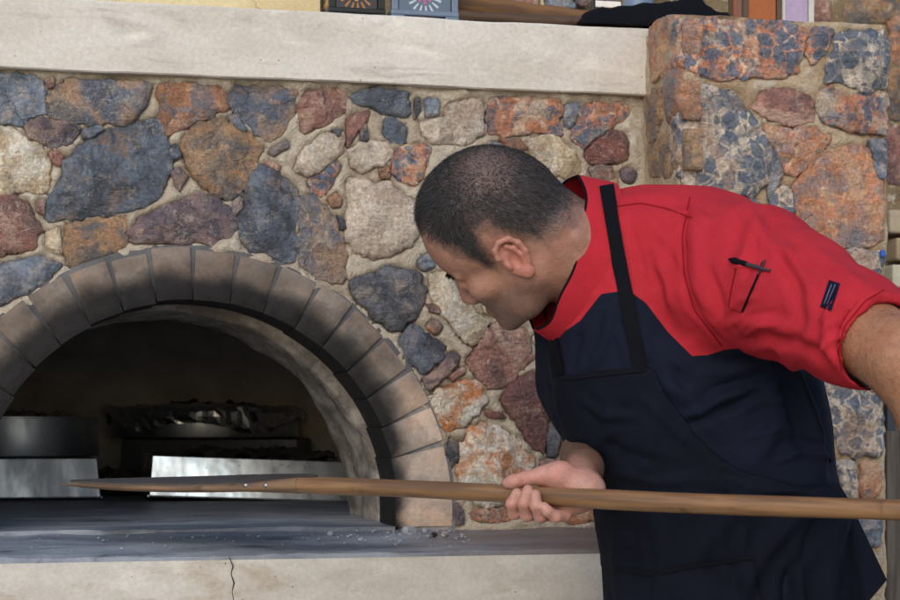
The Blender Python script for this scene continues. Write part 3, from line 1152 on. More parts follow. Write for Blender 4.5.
fc = MB().grid(face_fn, 120, 60)
fc.add([(XL, -0.2, 0.001), (XL, 0.4, 0.001), (XL, 0.4, FZ - 0.03), (XL, -0.2, FZ - 0.03)], [(0, 1, 2, 3)])
fc.build('ledge_face', M['ledge'], ledge, True)
ck = MB()
cp = [on_y(*q, -0.2045) for q in [(229, 557), (233, 566), (231, 574), (234, 583), (232, 592), (234, 602), (231, 615), (235, 640)]]
ck.tube(cp, [0.0006, 0.001, 0.0007, 0.0013, 0.0006, 0.0008, 0.0006, 0.0004], 6)
ck.build('crack', m_simple('crack_dirt', (44, 38, 34), 0.95), ledge)

# ash and clinker left on the ledge
ab = MB()


def lump(mb, c, r, seed, flat=0.7):
    n = 7
    v = []
    for j in range(1, 5):
        ph = math.pi * j / 5
        for i in range(n):
            a = 2 * math.pi * i / n
            v.append([math.sin(ph) * math.cos(a), math.sin(ph) * math.sin(a), math.cos(ph) * flat])
    v += [[0, 0, flat], [0, 0, -flat]]
    v = np.array(v)
    v *= (1 + 0.5 * vnoise(v * 1.7 + seed * 3.3, seed))[:, None] * r
    f = [(j * n + i, (j + 1) * n + i, (j + 1) * n + (i + 1) % n, j * n + (i + 1) % n) for j in range(3) for i in range(n)]
    f += [(len(v) - 2, i, (i + 1) % n) for i in range(n)] + [(len(v) - 1, 3 * n + (i + 1) % n, 3 * n + i) for i in range(n)]
    mb.add(v + np.asarray(c), f)


for k in range(150):
    if k < 90:
        px, py = random.gauss(392, 38), random.gauss(535, 6)
    else:
        px, py = random.uniform(0, 470), random.uniform(526, 550)
    r = random.choice([0.0012, 0.0016, 0.002, 0.003]) if k > 4 else 0.005
    y = random.uniform(-0.17, -0.02) if k >= 90 else random.uniform(-0.11, -0.012)
    p = on_y(px, py, y)
    w = (0.012 - y) / 0.215
    lump(ab, (p[0], y, FZ - 0.006 - 0.024 * w + r * 0.5), r, k)
ao = ab.build('ash_crumbs', m_simple('ash', (140, 142, 148), 0.95, 0, 0.3, 60), None, True)
ao['kind'] = 'stuff'
tag(ao, 'loose grey ash crumbs scattered on the sooty ledge', 'ash')
ch = MB()
for k, (px, py, r) in enumerate([(408, 527, .012), (434, 537, .006), (445, 537, .007), (443, 541, .004)]):
    p = on_y(px, py, -0.04 - 0.03 * (k > 0))
    o = MB()
    lump(o, (p[0], p[1], FZ - 0.014 + r * 0.4), r, 40 + k)
    c = o.build('clinker', m_simple('clinker_%d' % k, ((150, 152, 156), (40, 38, 38), (150, 140, 140), (160, 160, 162))[k], 0.95, 0, 0.3, 50), None, False)
    tag(c, ('largest pale grey lump of ash at the right foot of the arch', 'small black ember lump on the ledge right of the arch', 'small round pinkish clinker beside the black ember lump', 'tiny pale clinker in front of the pinkish one')[k], 'clinker')

# ------------------------------------------------------------------ beam and the shelf on top
beam = thing('concrete_beam', 'long pale cast concrete beam across the top of the stone wall', 'beam', (0.2, 0.1, BZ0))


def beam_section():
    b = MB()
    nxx = 160
    sec = [(0.41, 0.0), (-0.0175, 0.0), (-0.0198, 0.0022), (-0.02, 0.03), (-0.02, 0.058), (-0.02, 0.09), (-0.0196, 0.112), (-0.016, 0.1155), (0.1, 0.116), (0.55, 0.116)]
    v = []
    for i in range(nxx + 1):
        x = XL + (PX0 + 0.03 - XL) * i / nxx
        for y, z in sec:
            v.append((x, y, BZ0 + z))
    v = np.array(v)
    v[:, 1] += fbm(v * 5, 41, 2) * 0.0012 + fbm(v * 45, 42, 2) * 0.0008
    v[:, 2] += fbm(v * 9 + 3, 43, 3) * 0.0016
    m = len(sec)
    f = [(i * m + k, (i + 1) * m + k, (i + 1) * m + k + 1, i * m + k + 1) for i in range(nxx) for k in range(m - 1)]
    f.append([k for k in range(m)])
    return b.add(v, f)


beam_section().build('beam_body', M['beam'], beam, True)

# ------------------------------------------------------------------ pillar
PTOP = ZC + 0.668
pillar = thing('stone_pillar', 'thick rubble stone pillar of rust and blue stones behind the cook', 'pillar', ((PX0 + PX1) / 2, 0.1, 0))


def rough_sheet(fn, nu, nv, amp, seed):
    v = np.array([fn(i / nu, j / nv) for j in range(nv + 1) for i in range(nu + 1)])
    return v, [(j * (nu + 1) + i, j * (nu + 1) + i + 1, (j + 1) * (nu + 1) + i + 1, (j + 1) * (nu + 1) + i) for j in range(nv) for i in range(nu)]


PILF = [
    ('C', (686, 17), (742, 19), (770, 20), (808, 25), (813, 32), (803, 50), (799, 71), (780, 77), (715, 76), (687, 64)),
    ('C', (817, 28), (837, 29), (828, 52), (815, 62), (810, 50)),
    ('S', (842, 31), (888, 28), (889, 84), (870, 93), (846, 80), (828, 81), (836, 50)),
    ('R', (757, 108), (765, 93), (780, 89), (808, 94), (816, 101), (814, 121), (795, 124), (773, 118)),
    ('S', (684, 90), (697, 83), (736, 94), (749, 110), (758, 121), (770, 140), (774, 160), (768, 180), (756, 195), (700, 196), (687, 185), (684, 130)),
    ('C', (821, 91), (835, 86), (850, 97), (888, 91), (889, 134), (850, 128), (821, 118)),
    ('V', (766, 122), (790, 128), (813, 127), (833, 136), (828, 150), (801, 173), (787, 170), (776, 142)),
    ('V', (803, 176), (826, 153), (850, 146), (873, 151), (885, 185), (884, 243), (835, 245), (811, 244), (801, 220), (798, 194)),
    ('L', (871, 139), (888, 138), (888, 178), (880, 176)),
    ('L', (776, 150), (784, 174), (778, 190), (770, 198), (772, 178)),
    ('S', (773, 194), (790, 183), (796, 205), (794, 230), (781, 225)),
    ('S', (800, 252), (840, 250), (886, 252), (887, 300), (830, 306), (800, 290)),
    ('M', (690, 202), (760, 200), (790, 235), (790, 300), (730, 310), (690, 290)),
    ('O', (690, 300), (730, 316), (800, 305), (812, 350), (760, 372), (692, 360)),
    ('S', (820, 366), (842, 360), (880, 382), (885, 420), (884, 452), (846, 457), (832, 425)),
    ('S', (818, 314), (884, 306), (886, 372), (850, 358), (820, 355)),
    ('V', (862, 463), (882, 461), (883, 496), (864, 497)),
    ('S', (838, 463), (858, 463), (860, 496), (842, 497)),
    ('L', (836, 502), (882, 502), (882, 545), (850, 545)),
    ('R', (690, 370), (770, 380), (822, 366), (828, 450), (760, 470), (692, 450)),
    ('C', (692, 460), (760, 478), (832, 462), (830, 540), (760, 552), (692, 545)),
    ('T', (800, 552), (880, 552), (882, 620), (800, 620)),
    ('P', (692, 556), (790, 560), (790, 620), (692, 625)),
    ('C', (800, 628), (884, 626), (884, 720), (800, 720)),
    ('O', (692, 634), (792, 630), (792, 720), (692, 722)),
]
for code, *pts in PILF:
    stone(pillar, px_poly(pts, lambda a, b: on_y(a, b, PY - 0.01), 0, 2), code, lambda u, v, h: np.array([u, PY - h, v]), (0, -1, 0), thick=random.uniform(0.008, 0.016))
FRONT_OUT = list(OUTLINES)
PILS = [
    ('V', (645, 30), (662, 22), (680, 18), (678, 64), (660, 70), (648, 86)),
    ('N', (643, 96), (658, 90), (660, 120), (652, 140), (644, 136)),
    ('O', (662, 78), (680, 72), (680, 118), (664, 122)),
    ('N', (645, 146), (664, 130), (680, 126), (680, 170), (662, 184), (646, 180)),
    ('V', (646, 190), (680, 182), (680, 230), (648, 234)),
    ('D', (646, 244), (680, 240), (680, 300), (648, 296)),
    ('N', (646, 306), (680, 310), (680, 380), (648, 370)),
    ('M', (646, 380), (680, 390), (680, 450), (648, 440)),
    ('R', (646, 450), (680, 460), (680, 520), (648, 510)),
]
for code, *pts in PILS:
    pts = [(a + random.uniform(-3, 1.5) * (a > 655), b + random.uniform(-6, 6)) for a, b in pts]
    stone(pillar, px_poly(pts, lambda a, b: on_x(a, b, PX0 - 0.006), 1, 2), code, lambda u, v, h: np.array([PX0 - h, u, v]), (-1, 0, 0), thick=random.uniform(0.006, 0.012))

core = MB()
n_ = 60
prof = []
for j in range(221):
    z = PTOP * j / 220
    ring = []
    R_ = 0.02
    for (cx, cy, a0) in ((PX0 + R_, PY + R_, 180), (PX1 - R_, PY + R_, 270), (PX1 - R_, 0.4 - R_, 0), (PX0 + R_, 0.4 - R_, 90)):
        for k in range(5):
            a = math.radians(a0 + 90 * k / 4)
            ring.append((cx + R_ * math.cos(a), cy + R_ * math.sin(a)))
    full = []
    for k in range(len(ring)):
        A, B = np.array(ring[k]), np.array(ring[(k + 1) % len(ring)])
        nseg = max(1, int(np.linalg.norm(B - A) / 0.009))
        for s in range(nseg):
            full.append(A + (B - A) * s / nseg)
    prof.append([(p[0], p[1], z) for p in full])
m = len(prof[0])
v = np.array([p for r in prof for p in r])
cc = np.array([(PX0 + PX1) / 2, 0.1, 0])
dv = v - cc
dv[:, 2] = 0
dv /= np.linalg.norm(dv, axis=1, keepdims=True)
P2 = v[:, [0, 2]]
near = np.full(len(v), 0.05)
for po in FRONT_OUT:
    lo_, hi_ = po.min(0) - 0.05, po.max(0) + 0.05
    mk = np.all((P2 > lo_) & (P2 < hi_), axis=1) & (v[:, 1] < PY + 0.012)
    if mk.any():
        near[mk] = np.minimum(near[mk], poly_sd(P2[mk], po[::2] if len(po) > 40 else po))
v[:, 1] += 0.016 * np.clip((0.002 - near) / 0.008, 0, 1)
v = v + dv * (fbm(v * 14, 51, 4) * 0.006 + fbm(v * 50, 52, 2) * 0.002)[:, None]
f = [(j * m + k, j * m + (k + 1) % m, (j + 1) * m + (k + 1) % m, (j + 1) * m + k) for j in range(220) for k in range(m)]
f.append([220 * m + k for k in range(m)])
sub(pillar, mesh_obj('mortar_core', v, f, m_mortar('pillar_mortar', (206, 184, 154), (180, 152, 122)), None, True))


# ------------------------------------------------------------------ tins and pans in the oven
def floor_pt(px, d):
    w = wp(px, 500, d)
    return np.array([w[0], w[1], FZ + 0.004])


def crumple(mb, c, rx, ry, h, seed, n=26, ax=(1, 0), edge=0.2):
    """a crumpled sheet lying over a dish"""
    ax = np.array(ax) / np.linalg.norm(ax)
    ay = np.array([-ax[1], ax[0]])

    def fn(u, w):
        a, b = u * 2 - 1, w * 2 - 1
        p = np.array([[a * 3.1, b * 3.1, seed * 4.4]])
        k = fbm(p, seed, 4, 0.6)[0]
        k2 = abs(vnoise(p * 2.3, seed + 9)[0])
        q = np.array([c[0], c[1]]) + ax * a * rx + ay * b * ry
        return (q[0], q[1], c[2] + h * (0.5 * k + k2) - edge * h * (a * a + b * b))
    mb.grid(fn, n, n)


def square_tin(label, A, B, depth, h, mat, group, content=None, tilt=-0.008):
    """A, B: front bottom corners"""
    ax = (B - A)[:2]
    L = np.linalg.norm(ax)
    ax /= L
    ay = np.array([-ax[1], ax[0]])
    c = A[:2] + ax * L / 2 + ay * depth / 2
    t = thing('square_tin', label, 'baking tin', (c[0], c[1], A[2]), group)
    z0 = 0.0
    fl = tilt

    def P(s, r, z, k=0.0):
        q = A[:2] + ax * (s * (L + 2 * k) - k) + ay * (r * (depth + 2 * k) - k)
        return (q[0], q[1], z + A[2] * (1 - s) + B[2] * s)
    b = MB()
    cor = [(0, 0), (1, 0), (1, 1), (0, 1)]
    outer0 = [P(s, r, z0) for s, r in cor]
    outer1 = [P(s, r, z0 + h, fl) for s, r in cor]
    b.add(outer0 + outer1, [(4, 5, 6, 7)] + [(i, (i + 1) % 4, 4 + (i + 1) % 4, 4 + i) for i in range(4)])
    body = b.build('tin_body', mat, t, False, 0.002, 2)
    rim = MB()
    rp = [np.array(P(s, r, z0 + 0.002, 0.001)) for s, r in cor]
    for i in range(4):
        rim.tube([rp[i], rp[(i + 1) % 4]], 0.0022, 8)
    rim.build('rolled_rim', mat, t, True)
    if content:
        cm = MB()
        crumple(cm, (c[0], c[1], (A[2] + B[2]) / 2 + h + 0.004), L * 0.45, depth * 0.44, 0.02, int(L * 1000), 30, ax, 0.3)
        cm.build('scorched_paper', M['char'], t, True)
    return t


square_tin('bright square tin right of centre in the oven, behind the peel blade', wp(149, 497, 4.10), wp(349, 502.5, 4.20), 0.34, 0.091, M['tin'], None, True)
square_tin('bluish square tin at the left of the oven floor, carrying a round pan', floor_pt(-72, 4.11), floor_pt(101, 4.20), 0.36, 0.090, M['tin_dull'], None, False)
square_tin('dark tin deep in the oven beneath the foil covered pan', floor_pt(118, 4.75), floor_pt(300, 4.72), 0.3, 0.128, M['darkmetal'], None, False)


def round_pan(label, c, r, h, mat, cover, seed):
    t = thing('round_pan', label, 'pan', c)
    b = MB()
    b.lathe(c, [(0.0, 0), (r - 0.002, 0), (r, 0.004), (r - 0.004, h), (r + 0.001, h + 0.001), (r + 0.001, h + 0.004), (r - 0.007, h + 0.003), (r - 0.006, 0.006), (0.0, 0.006)], 72)
    b.build('pan_body', mat, t, True, 0)
    if cover == 'paper':
        m = MB()
        crumple(m, (c[0], c[1], c[2] + h + 0.004), r * 0.72, r * 0.72, 0.022, seed, 34, (1, 0.2), 0.5)
        m.build('crumpled_paper', m_simple('baking_paper', (112, 104, 92), 0.85, 0, 0.4, 20, 0.4), t, True)
    else:
        m = MB()
        na, rings = 110, [0.0, 0.25, 0.5, 0.75, 0.92, 1.0, 1.035, 1.04, 1.035, 1.03]
        zs_ = [0.012, 0.012, 0.011, 0.010, 0.010, 0.008, -0.004, -0.02, -0.034, -0.042]
        v = []
        for q, zq in zip(rings, zs_):
            for i in range(na):
                a = 2 * math.pi * i / na
                front = max(0.0, math.cos(a + math.pi / 2 - 0.15))
                drop = zq if zq > 0 else zq * (0.55 + 0.5 * front + 0.35 * math.sin(a * 5 + 1))
                v.append((c[0] + r * q * math.cos(a), c[1] + r * q * math.sin(a), c[2] + h + drop))
        v = np.array(v)
        nn = fbm(v * 38, seed, 3, 0.6)
        d = v - np.array(c)
        d /= np.linalg.norm(d, axis=1, keepdims=True) + 1e-6
        v += d * (np.abs(nn) * 0.014)[:, None] + np.array([0, 0, 1.0]) * (np.abs(fbm(v * 30 + 5, seed + 2, 3)) * 0.007)[:, None]
        f = [(j * na + i, j * na + (i + 1) % na, (j + 1) * na + (i + 1) % na, (j + 1) * na + i) for j in range(len(rings) - 1) for i in range(na)]
        m.add(v, f)
        m.build('foil_cover', M['foil'], t, False)
        k = MB()
        crumple(k, (c[0], c[1] + 0.02, c[2] + h + 0.012), r * 0.6, r * 0.35, 0.02, seed + 5, 30, (1, 0), 0.5)
        k.build('dark_paper', M['char'], t, True)
    return t


p = floor_pt(14, 4.38)
round_pan('round tin pan with crumpled paper, stacked on the left square tin', (p[0], p[1], FZ + 0.097), 0.196, 0.086, M['pan'], 'paper', 3)
p = floor_pt(206, 4.9)
round_pan('round pan covered in shiny crumpled foil, deepest in the oven', (p[0], p[1], FZ + 0.135), 0.245, 0.065, M['pan'], 'foil', 5)
for k, (px, d, s) in enumerate([(122, 4.5, 0.05), (132, 4.42, 0.035)]):
    p = floor_pt(px, d)
    mm = MB()
    crumple(mm, (p[0], p[1], FZ + 0.05 - k * 0.01), s * 1.6, s * 1.2, 0.03, 20 + k, 18)
    crumple(mm, (p[0], p[1], FZ + 0.012), s * 1.5, s * 1.1, 0.01, 22 + k, 10)
    tag(mm.build('paper_scrap', M['char'], None, True), ('larger scorched paper scrap between the oven tins', 'smaller scorched paper scrap between the oven tins')[k], 'paper')

# ------------------------------------------------------------------ peel
POLE_D = lambda px: 1.0 / (0.3704 + (px - 350) * 0.0001345)
POLE_Y = lambda px: 487.5 + (px - 350) * 0.0433
A_ = wp(300, POLE_Y(300), POLE_D(300))
B_ = wp(1090, POLE_Y(1090), POLE_D(1090))
PDIR = (B_ - A_) / np.linalg.norm(B_ - A_)
PLEN = np.linalg.norm(B_ - A_)
PR = 0.013
peel = thing('oven_peel', 'long wooden handled oven peel held by the cook, blade in the mouth', 'peel', tuple(A_))
mw = m_wood('handle_wood', (138, 102, 68), (102, 74, 50), PDIR, 26, 0.48)
hb = MB()
hp, hr = [], []
for i in range(61):
    t = i / 60
    hp.append(A_ + PDIR * PLEN * t + np.array([0, 0, 0.0016 * math.sin(t * 9)]))
    hr.append((0.01215 + 0.0016 * t) * (1 + 0.035 * math.sin(t * 13 + 1) + 0.02 * math.sin(t * 31)) * (0.9 if t < 0.02 else 1))
hb.tube(hp, hr, 20)
hb.build('handle', mw, peel, True)
# the handle thins into a flat tongue that carries the blade plate
tip = wp(54, 484, POLE_D(62))
tg = MB()
pts, rad, fl = [], [], []
for i in range(25):
    t = i / 24
    pts.append(A_ * (1 - t) + tip * t + np.array([0, 0, -0.006 * math.sin(t * math.pi)]))
    rad.append(0.0121 * (1 - t) + 0.010 * t if t < 0.9 else 0.010 * (1 - (t - 0.9) / 0.12))
    fl.append(max(0.12, 1 - 0.40 * min(1, t / 0.2) - 0.12 * t - 0.4 * max(0, t - 0.75) / 0.25))
tg.tube(pts, rad, 16, True, fl)
tg.build('blade_tongue', m_wood('tongue_wood', (132, 102, 76), (88, 68, 52), PDIR, 22, 0.55), peel, True)
side = np.cross(np.array([0, 0, 1.0]), PDIR)
side /= np.linalg.norm(side)             # away from the camera
if side[1] < 0:
    side = -side
bl = MB()
bpts = []
o0 = np.array([0, 0, 0.0055])
tl = np.linalg.norm(A_ - tip)
TDIR = (A_ - tip) / tl
out = [(0.0, -0.004), (-0.045, 0.115), (-0.12, 0.15), (-0.20, 0.16), (-0.27, 0.135), (-0.34, 0.10), (-0.43, 0.05), (-tl * 0.97, 0.005), (-tl * 0.8, -0.006), (-0.2, -0.008)]
oc = chaikin(out, 2, 0.2)
dz = (tip - A_)[2] / -tl
up_ = []
for a, b in oc:
    q = A_ + TDIR * a + side * b
    up_.append(q + np.array([0, 0, 0.0065 + 0.075 * max(b, 0) - 0.006 * math.sin(min(1, -a / tl) * math.pi) * (a < 0)]))
nb_ = len(up_)
bl.add([q for q in up_] + [q - np.array([0, 0, 0.003]) for q in up_], [list(range(nb_)), list(range(nb_, 2 * nb_))[::-1]] + [(i, nb_ + i, nb_ + (i + 1) % nb_, (i + 1) % nb_) for i in range(nb_)])
bl.build('blade', m_simple('smoked_blade', (84, 76, 70), 0.5, 0.3, 0.25, 30), peel)
for px in (247, 267):
    q = wp(px, 485.5, POLE_D(px)) - 0.0115 * FWD
    r = MB()
    n = 10
    vv_ = []
    for j, (rr_, hh_) in enumerate([(0.0046, 0), (0.0044, 0.0022), (0.003, 0.0036), (0.0, 0.0042)]):
        for i in range(n):
            a = 2 * math.pi * i / n
            vv_.append(q - FWD * hh_ + RGT * rr_ * math.cos(a) + np.array([0, 0, 1]) * rr_ * math.sin(a))
    r.add(vv_, [(j * n + i, j * n + (i + 1) % n, (j + 1) * n + (i + 1) % n, (j + 1) * n + i) for j in range(3) for i in range(n)])
    r.build('rivet', m_simple('rivet_steel_%d' % px, (150, 150, 150), 0.35, 1.0), peel, True)

# ------------------------------------------------------------------ things standing on top of the beam
SH = BZ1 + 0.0025
uw = MB()
uw.box((XL - 0.5, 0.62, BZ1 - 0.03), (PX0 + 0.05, 0.8, 3.2))
upw = thing('upper_wall', 'cream plastered wall standing behind the shelf above the beam', 'wall', (0.2, 0.7, BZ1 - 0.03))
uw.build('plaster_face', M['plaster'], upw)
br_wall = thing('rear_stone_wall', 'brownish stone wall in the background above and right of the pillar', 'wall', (2.2, 1.3, 0))
MB().box((PX0 + 0.06, 1.2, 0), (3.9, 1.4, 3.2)).build('mortar_face', m_mortar('rear_mortar', (150, 130, 100), (120, 100, 76)), br_wall)
for code, *pts in [('R', (822, -8), (832, 2), (831, 20), (806, 22), (804, 2)), ('N', (845, 4), (862, -10), (905, -10), (905, 14), (880, 22), (850, 24)),
                   ('O', (890, 18), (925, 10), (925, 60), (892, 62)), ('N', (888, 70), (930, 66), (930, 120), (890, 118)), ('D', (886, 126), (930, 126), (930, 180), (886, 184)),
                   ('G', (760, -12), (796, -12), (796, 18), (762, 16)), ('T', (868, 28), (886, 26), (886, 60), (868, 60))]:
    stone(br_wall, px_poly(pts, lambda a, b: on_y(a, b, 1.19), 0, 2), code, lambda u, v, h: np.array([u, 1.2 - h, v]), (0, -1, 0))
zr = 2.02
while zr < 3.1:                            # the rear wall goes on above the picture
    xr, hr_ = PX0 + 0.12, random.uniform(0.12, 0.2)
    while xr < 3.6:
        wr_ = random.uniform(0.14, 0.3)
        if zr > 2.42 or xr > 2.6:
            po = [(xr + wr_ / 2 + wr_ * 0.46 * random.uniform(.8, 1) * math.cos(q * math.pi / 3.5) * 1.1, zr + hr_ / 2 + hr_ * 0.46 * random.uniform(.8, 1) * math.sin(q * math.pi / 3.5) * 1.1) for q in range(7)]
            stone(br_wall, po, random.choice('RNOTGDMP'), lambda u, v, h: np.array([u, 1.2 - h, v]), (0, -1, 0))
        xr += wr_
    zr += hr_
for k, (code, *pts) in enumerate([('K', (478, -14), (502, -14), (500, 4), (480, 4)), ('R', (506, -14), (540, -14), (538, 7), (508, 5)), ('L', (545, -12), (572, -14), (575, 6), (548, 8)), ('P', (578, -14), (620, -12), (618, 6), (580, 4))]):
    stone(upw, px_poly(pts, lambda a, b: on_y(a, b, 0.61), 0, 2), code, lambda u, v, h: np.array([u, 0.62 - h, v]), (0, -1, 0))


def m_pattern(name, base, dot, dot2, em=0.0):
    t = NT(name)
    tc = t.n('TexCoord').outputs['Object']
    x, y, z = t.sep(tc)
    zz_ = t.math('SUBTRACT', z, 0.026)
    r = t.math('SQRT', t.math('ADD', t.math('POWER', x, 2), t.math('POWER', zz_, 2)))
    ang = t.math('ARCTAN2', zz_, x)
    pet = t.math('SINE', t.math('MULTIPLY', ang, 16.0))
    rays = t.math('MULTIPLY', t.ramp(pet, 0.3, 0.6), t.math('MULTIPLY', t.ramp(r, 0.016, 0.018), t.ramp(r, 0.029, 0.031, 1, 0)))
    mid = t.math('MULTIPLY', t.ramp(t.math('SINE', t.math('MULTIPLY', ang, 7.0)), -0.2, 0.2), t.ramp(r, 0.013, 0.015, 1, 0))
    c = t.mix(rays, srgb(*base), srgb(*dot))
    c = t.mix(mid, c, srgb(*dot2))
    return t.done(c, 0.25, spec=0.5)


def lantern(label, px, y, w, frame, glass, h=0.2, bh=0.013, group='small lanterns on the shelf above the beam'):
    q = on_y(px, 10, y)
    c = np.array([q[0], y, SH])
    t = thing('lantern', label, 'lantern', tuple(c), group)
    e = w / 2
    pt = 0.007
    b = MB()
    b.box((c[0] - e, c[1] - e, c[2] + 0.004), (c[0] + e, c[1] + e, c[2] + bh))
    b.build('base', frame, t, False, 0.002)
    for sx in (-1, 1):
        for sy in (-1, 1):
            MB().box((c[0] + sx * (e - 0.012) - 0.012, c[1] + sy * (e - 0.012) - 0.012, c[2] - 0.001), (c[0] + sx * (e - 0.012) + 0.012, c[1] + sy * (e - 0.012) + 0.012, c[2] + 0.0045)).build('foot', frame, t, False, 0.002)
            MB().box((c[0] + sx * (e - pt) - pt * .8, c[1] + sy * (e - pt) - pt * .8, c[2] + bh - 0.0005), (c[0] + sx * (e - pt) + pt * .8, c[1] + sy * (e - pt) + pt * .8, c[2] + h * 0.68)).build('corner_post', frame, t, False, 0.0012)
    for dx, dy in ((0, -1), (0, 1), (-1, 0), (1, 0)):
        o = MB()
        if dx == 0:
            o.box((c[0] - e + 2 * pt, c[1] + dy * (e - pt) - .001, c[2] + bh), (c[0] + e - 2 * pt, c[1] + dy * (e - pt) + .001, c[2] + h * 0.68))
        else:
            o.box((c[0] + dx * (e - pt) - .001, c[1] - e + 2 * pt, c[2] + bh), (c[0] + dx * (e - pt) + .001, c[1] + e - 2 * pt, c[2] + h * 0.68))
        o.build('pane', glass, t)
    b = MB()
    z1 = c[2] + h * 0.68
    b.add([(c[0] - e - .004, c[1] - e - .004, z1), (c[0] + e + .004, c[1] - e - .004, z1), (c[0] + e + .004, c[1] + e + .004, z1), (c[0] - e - .004, c[1] + e + .004, z1),
           (c[0] - e * .3, c[1] - e * .3, z1 + h * .24), (c[0] + e * .3, c[1] - e * .3, z1 + h * .24), (c[0] + e * .3, c[1] + e * .3, z1 + h * .24), (c[0] - e * .3, c[1] + e * .3, z1 + h * .24)],
          [(0, 3, 2, 1), (4, 5, 6, 7), (0, 1, 5, 4), (1, 2, 6, 5), (2, 3, 7, 6), (3, 0, 4, 7)])
    b.build('roof', frame, t, False, 0.002)
    rg = MB()
    rg.tube([np.array([c[0] + 0.016 * math.cos(a), c[1], z1 + h * .24 + 0.012 + 0.016 * math.sin(a)]) for a in np.linspace(0, 2 * math.pi, 17)], 0.0018, 6, False)
    rg.build('ring_handle', frame, t, True)
    return t


fr_black = m_simple('black_lantern_metal', (34, 34, 34), 0.5, 0.3)
fr_blue = m_simple('blue_grey_lantern_metal', (104, 116, 132), 0.5, 0.2)
fr_wood = m_simple('brown_lantern_frame', (84, 64, 48), 0.6)
fr_white = m_simple('chalky_lantern_frame', (190, 186, 176), 0.7)
lantern('black metal lantern with amber starburst glass, leftmost on the beam', 352, 0.055, 0.098, fr_black, m_pattern('amber_glass', (42, 30, 22), (160, 100, 30), (176, 122, 40)))
lantern('blue grey metal lantern with white and pink flower pattern beside the poles', 418, 0.06, 0.118, fr_blue, m_pattern('flower_glass', (84, 96, 110), (178, 182, 188), (170, 84, 122)))
lantern('brown framed lantern with orange panes behind the pillar top', 755, 0.40, 0.085, fr_wood, m_simple('orange_glass', (156, 84, 28), 0.3), 0.34, 0.034)
lantern('white framed lantern with pink panes behind the pillar top', 790, 0.40, 0.075, fr_white, m_simple('pink_glass', (168, 146, 172), 0.3), 0.34, 0.04)

SHX = lambda px, py, y: on_y(px, py, y)
for k, (a, b, y, r, lab) in enumerate([((452, 30), (640, 30), 0.075, 0.0185, 'thicker brown wooden pole lying along the top of the beam'), ((454, 30), (620, 30), 0.014, 0.0095, 'thinner dark wooden pole lying at the front edge of the beam')]):
    P0, P1 = SHX(*a, y), SHX(*b, y)
    P0[2] = P1[2] = SH + r
    if k == 0:
        P0[2] = SH + 0.043
        P1[2] = SH + 0.0185
    d = (P1 - P0) / np.linalg.norm(P1 - P0)
    m = MB()
    L = np.linalg.norm(P1 - P0)
    m.tube([P0 + d * L * i / 20 for i in range(21)], [r * (1 + 0.05 * math.sin(i * 1.3 + k)) for i in range(21)], 14)
    tag(m.build('wooden_pole', m_wood('pole_wood_%d' % k, ((126, 88, 52), (84, 62, 44))[k], ((88, 60, 36), (58, 42, 32))[k], d, 20, 0.7), None, True), lab, 'pole')

# folded dark cloth slumped over the beam end and the pillar top
cl = MB()


def cloth_fn(u, w):
    px = 578 + u * 162
    y = 0.10 - w * 0.115 - 0.17 * max(0, (u - 0.66)) * w
    base = SH if px < 668 else PTOP + 0.012
    q = on_y(px, 20, y)
    prof_ = np.interp(u, [0, .04, .15, .35, .55, .75, .92, 1.0], [0.002, .022, .030, .034, .05, .055, .04, .004])
    e = max(0.0, 1 - abs(2 * w - 1) ** 3)
    n = fbm(np.array([[u * 7, w * 3, 1.0]]), 71, 3)[0]
    blend = min(1, max(0, (px - 650) / 26))
    base = SH * (1 - blend) + (PTOP + 0.014) * blend
    return (q[0], y, base + prof_ * e * (1 + 0.25 * n) + 0.001)


cl.grid(cloth_fn, 60, 24)
o = cl.build('dark_cloth', M['strap'], None, True)
o.modifiers.new('thick', 'SOLIDIFY').thickness = 0.003
tag(o, 'folded black cloth slumped over the end of the beam and pillar', 'cloth')

pk = thing('packet', 'white and red packet with black end lying on the wooden poles', 'packet', tuple(on_y(606, 8, 0.085)))
c = on_y(605, 8, 0.085)
c[2] = SH + 0.053
MB().box((c[0] - .024, c[1] - .02, c[2] - .004), (c[0] + .024, c[1] + .02, c[2] + .008)).build('white_top', m_simple('packet_white', (226, 216, 206), 0.5), pk, False, 0.002)
MB().box((c[0] - .0, c[1] - .0205, c[2] - .014), (c[0] + .0235, c[1] + .02, c[2] - .0041)).build('red_side', m_simple('packet_red', (170, 40, 36), 0.5), pk, False, 0.002)
MB().box((c[0] - .031, c[1] - .0205, c[2] - .014), (c[0] - .0242, c[1] + .0205, c[2] + .0085)).build('end_flap', m_simple('packet_black', (26, 24, 26), 0.5), pk, False, 0.002)
jr = on_y(638, 8, 0.12)
jar = thing('enamel_mug', 'blue grey enamel mug with a white ring behind the black cloth', 'mug', (jr[0], 0.12, SH))
MB().lathe((jr[0], 0.12, SH), [(0.0, 0), (0.024, 0), (0.027, 0.003), (0.028, 0.085), (0.0255, 0.085), (0.0245, 0.006), (0, 0.006)], 32).build('cup', m_simple('blue_enamel', (104, 122, 144), 0.35), jar, True)
rg = MB()
rg.tube([np.array([jr[0] + 0.004 + 0.016 * math.cos(a), 0.087, SH + 0.052 + 0.016 * math.sin(a)]) for a in np.linspace(0, 2 * math.pi, 21)], 0.0035, 8, False)
rg.build('ring_handle', m_simple('white_enamel', (210, 214, 218), 0.35), jar, True)

# ------------------------------------------------------------------ what shows past the pillar on the right
def at(px, py, d):
    return wp(px, py, d)


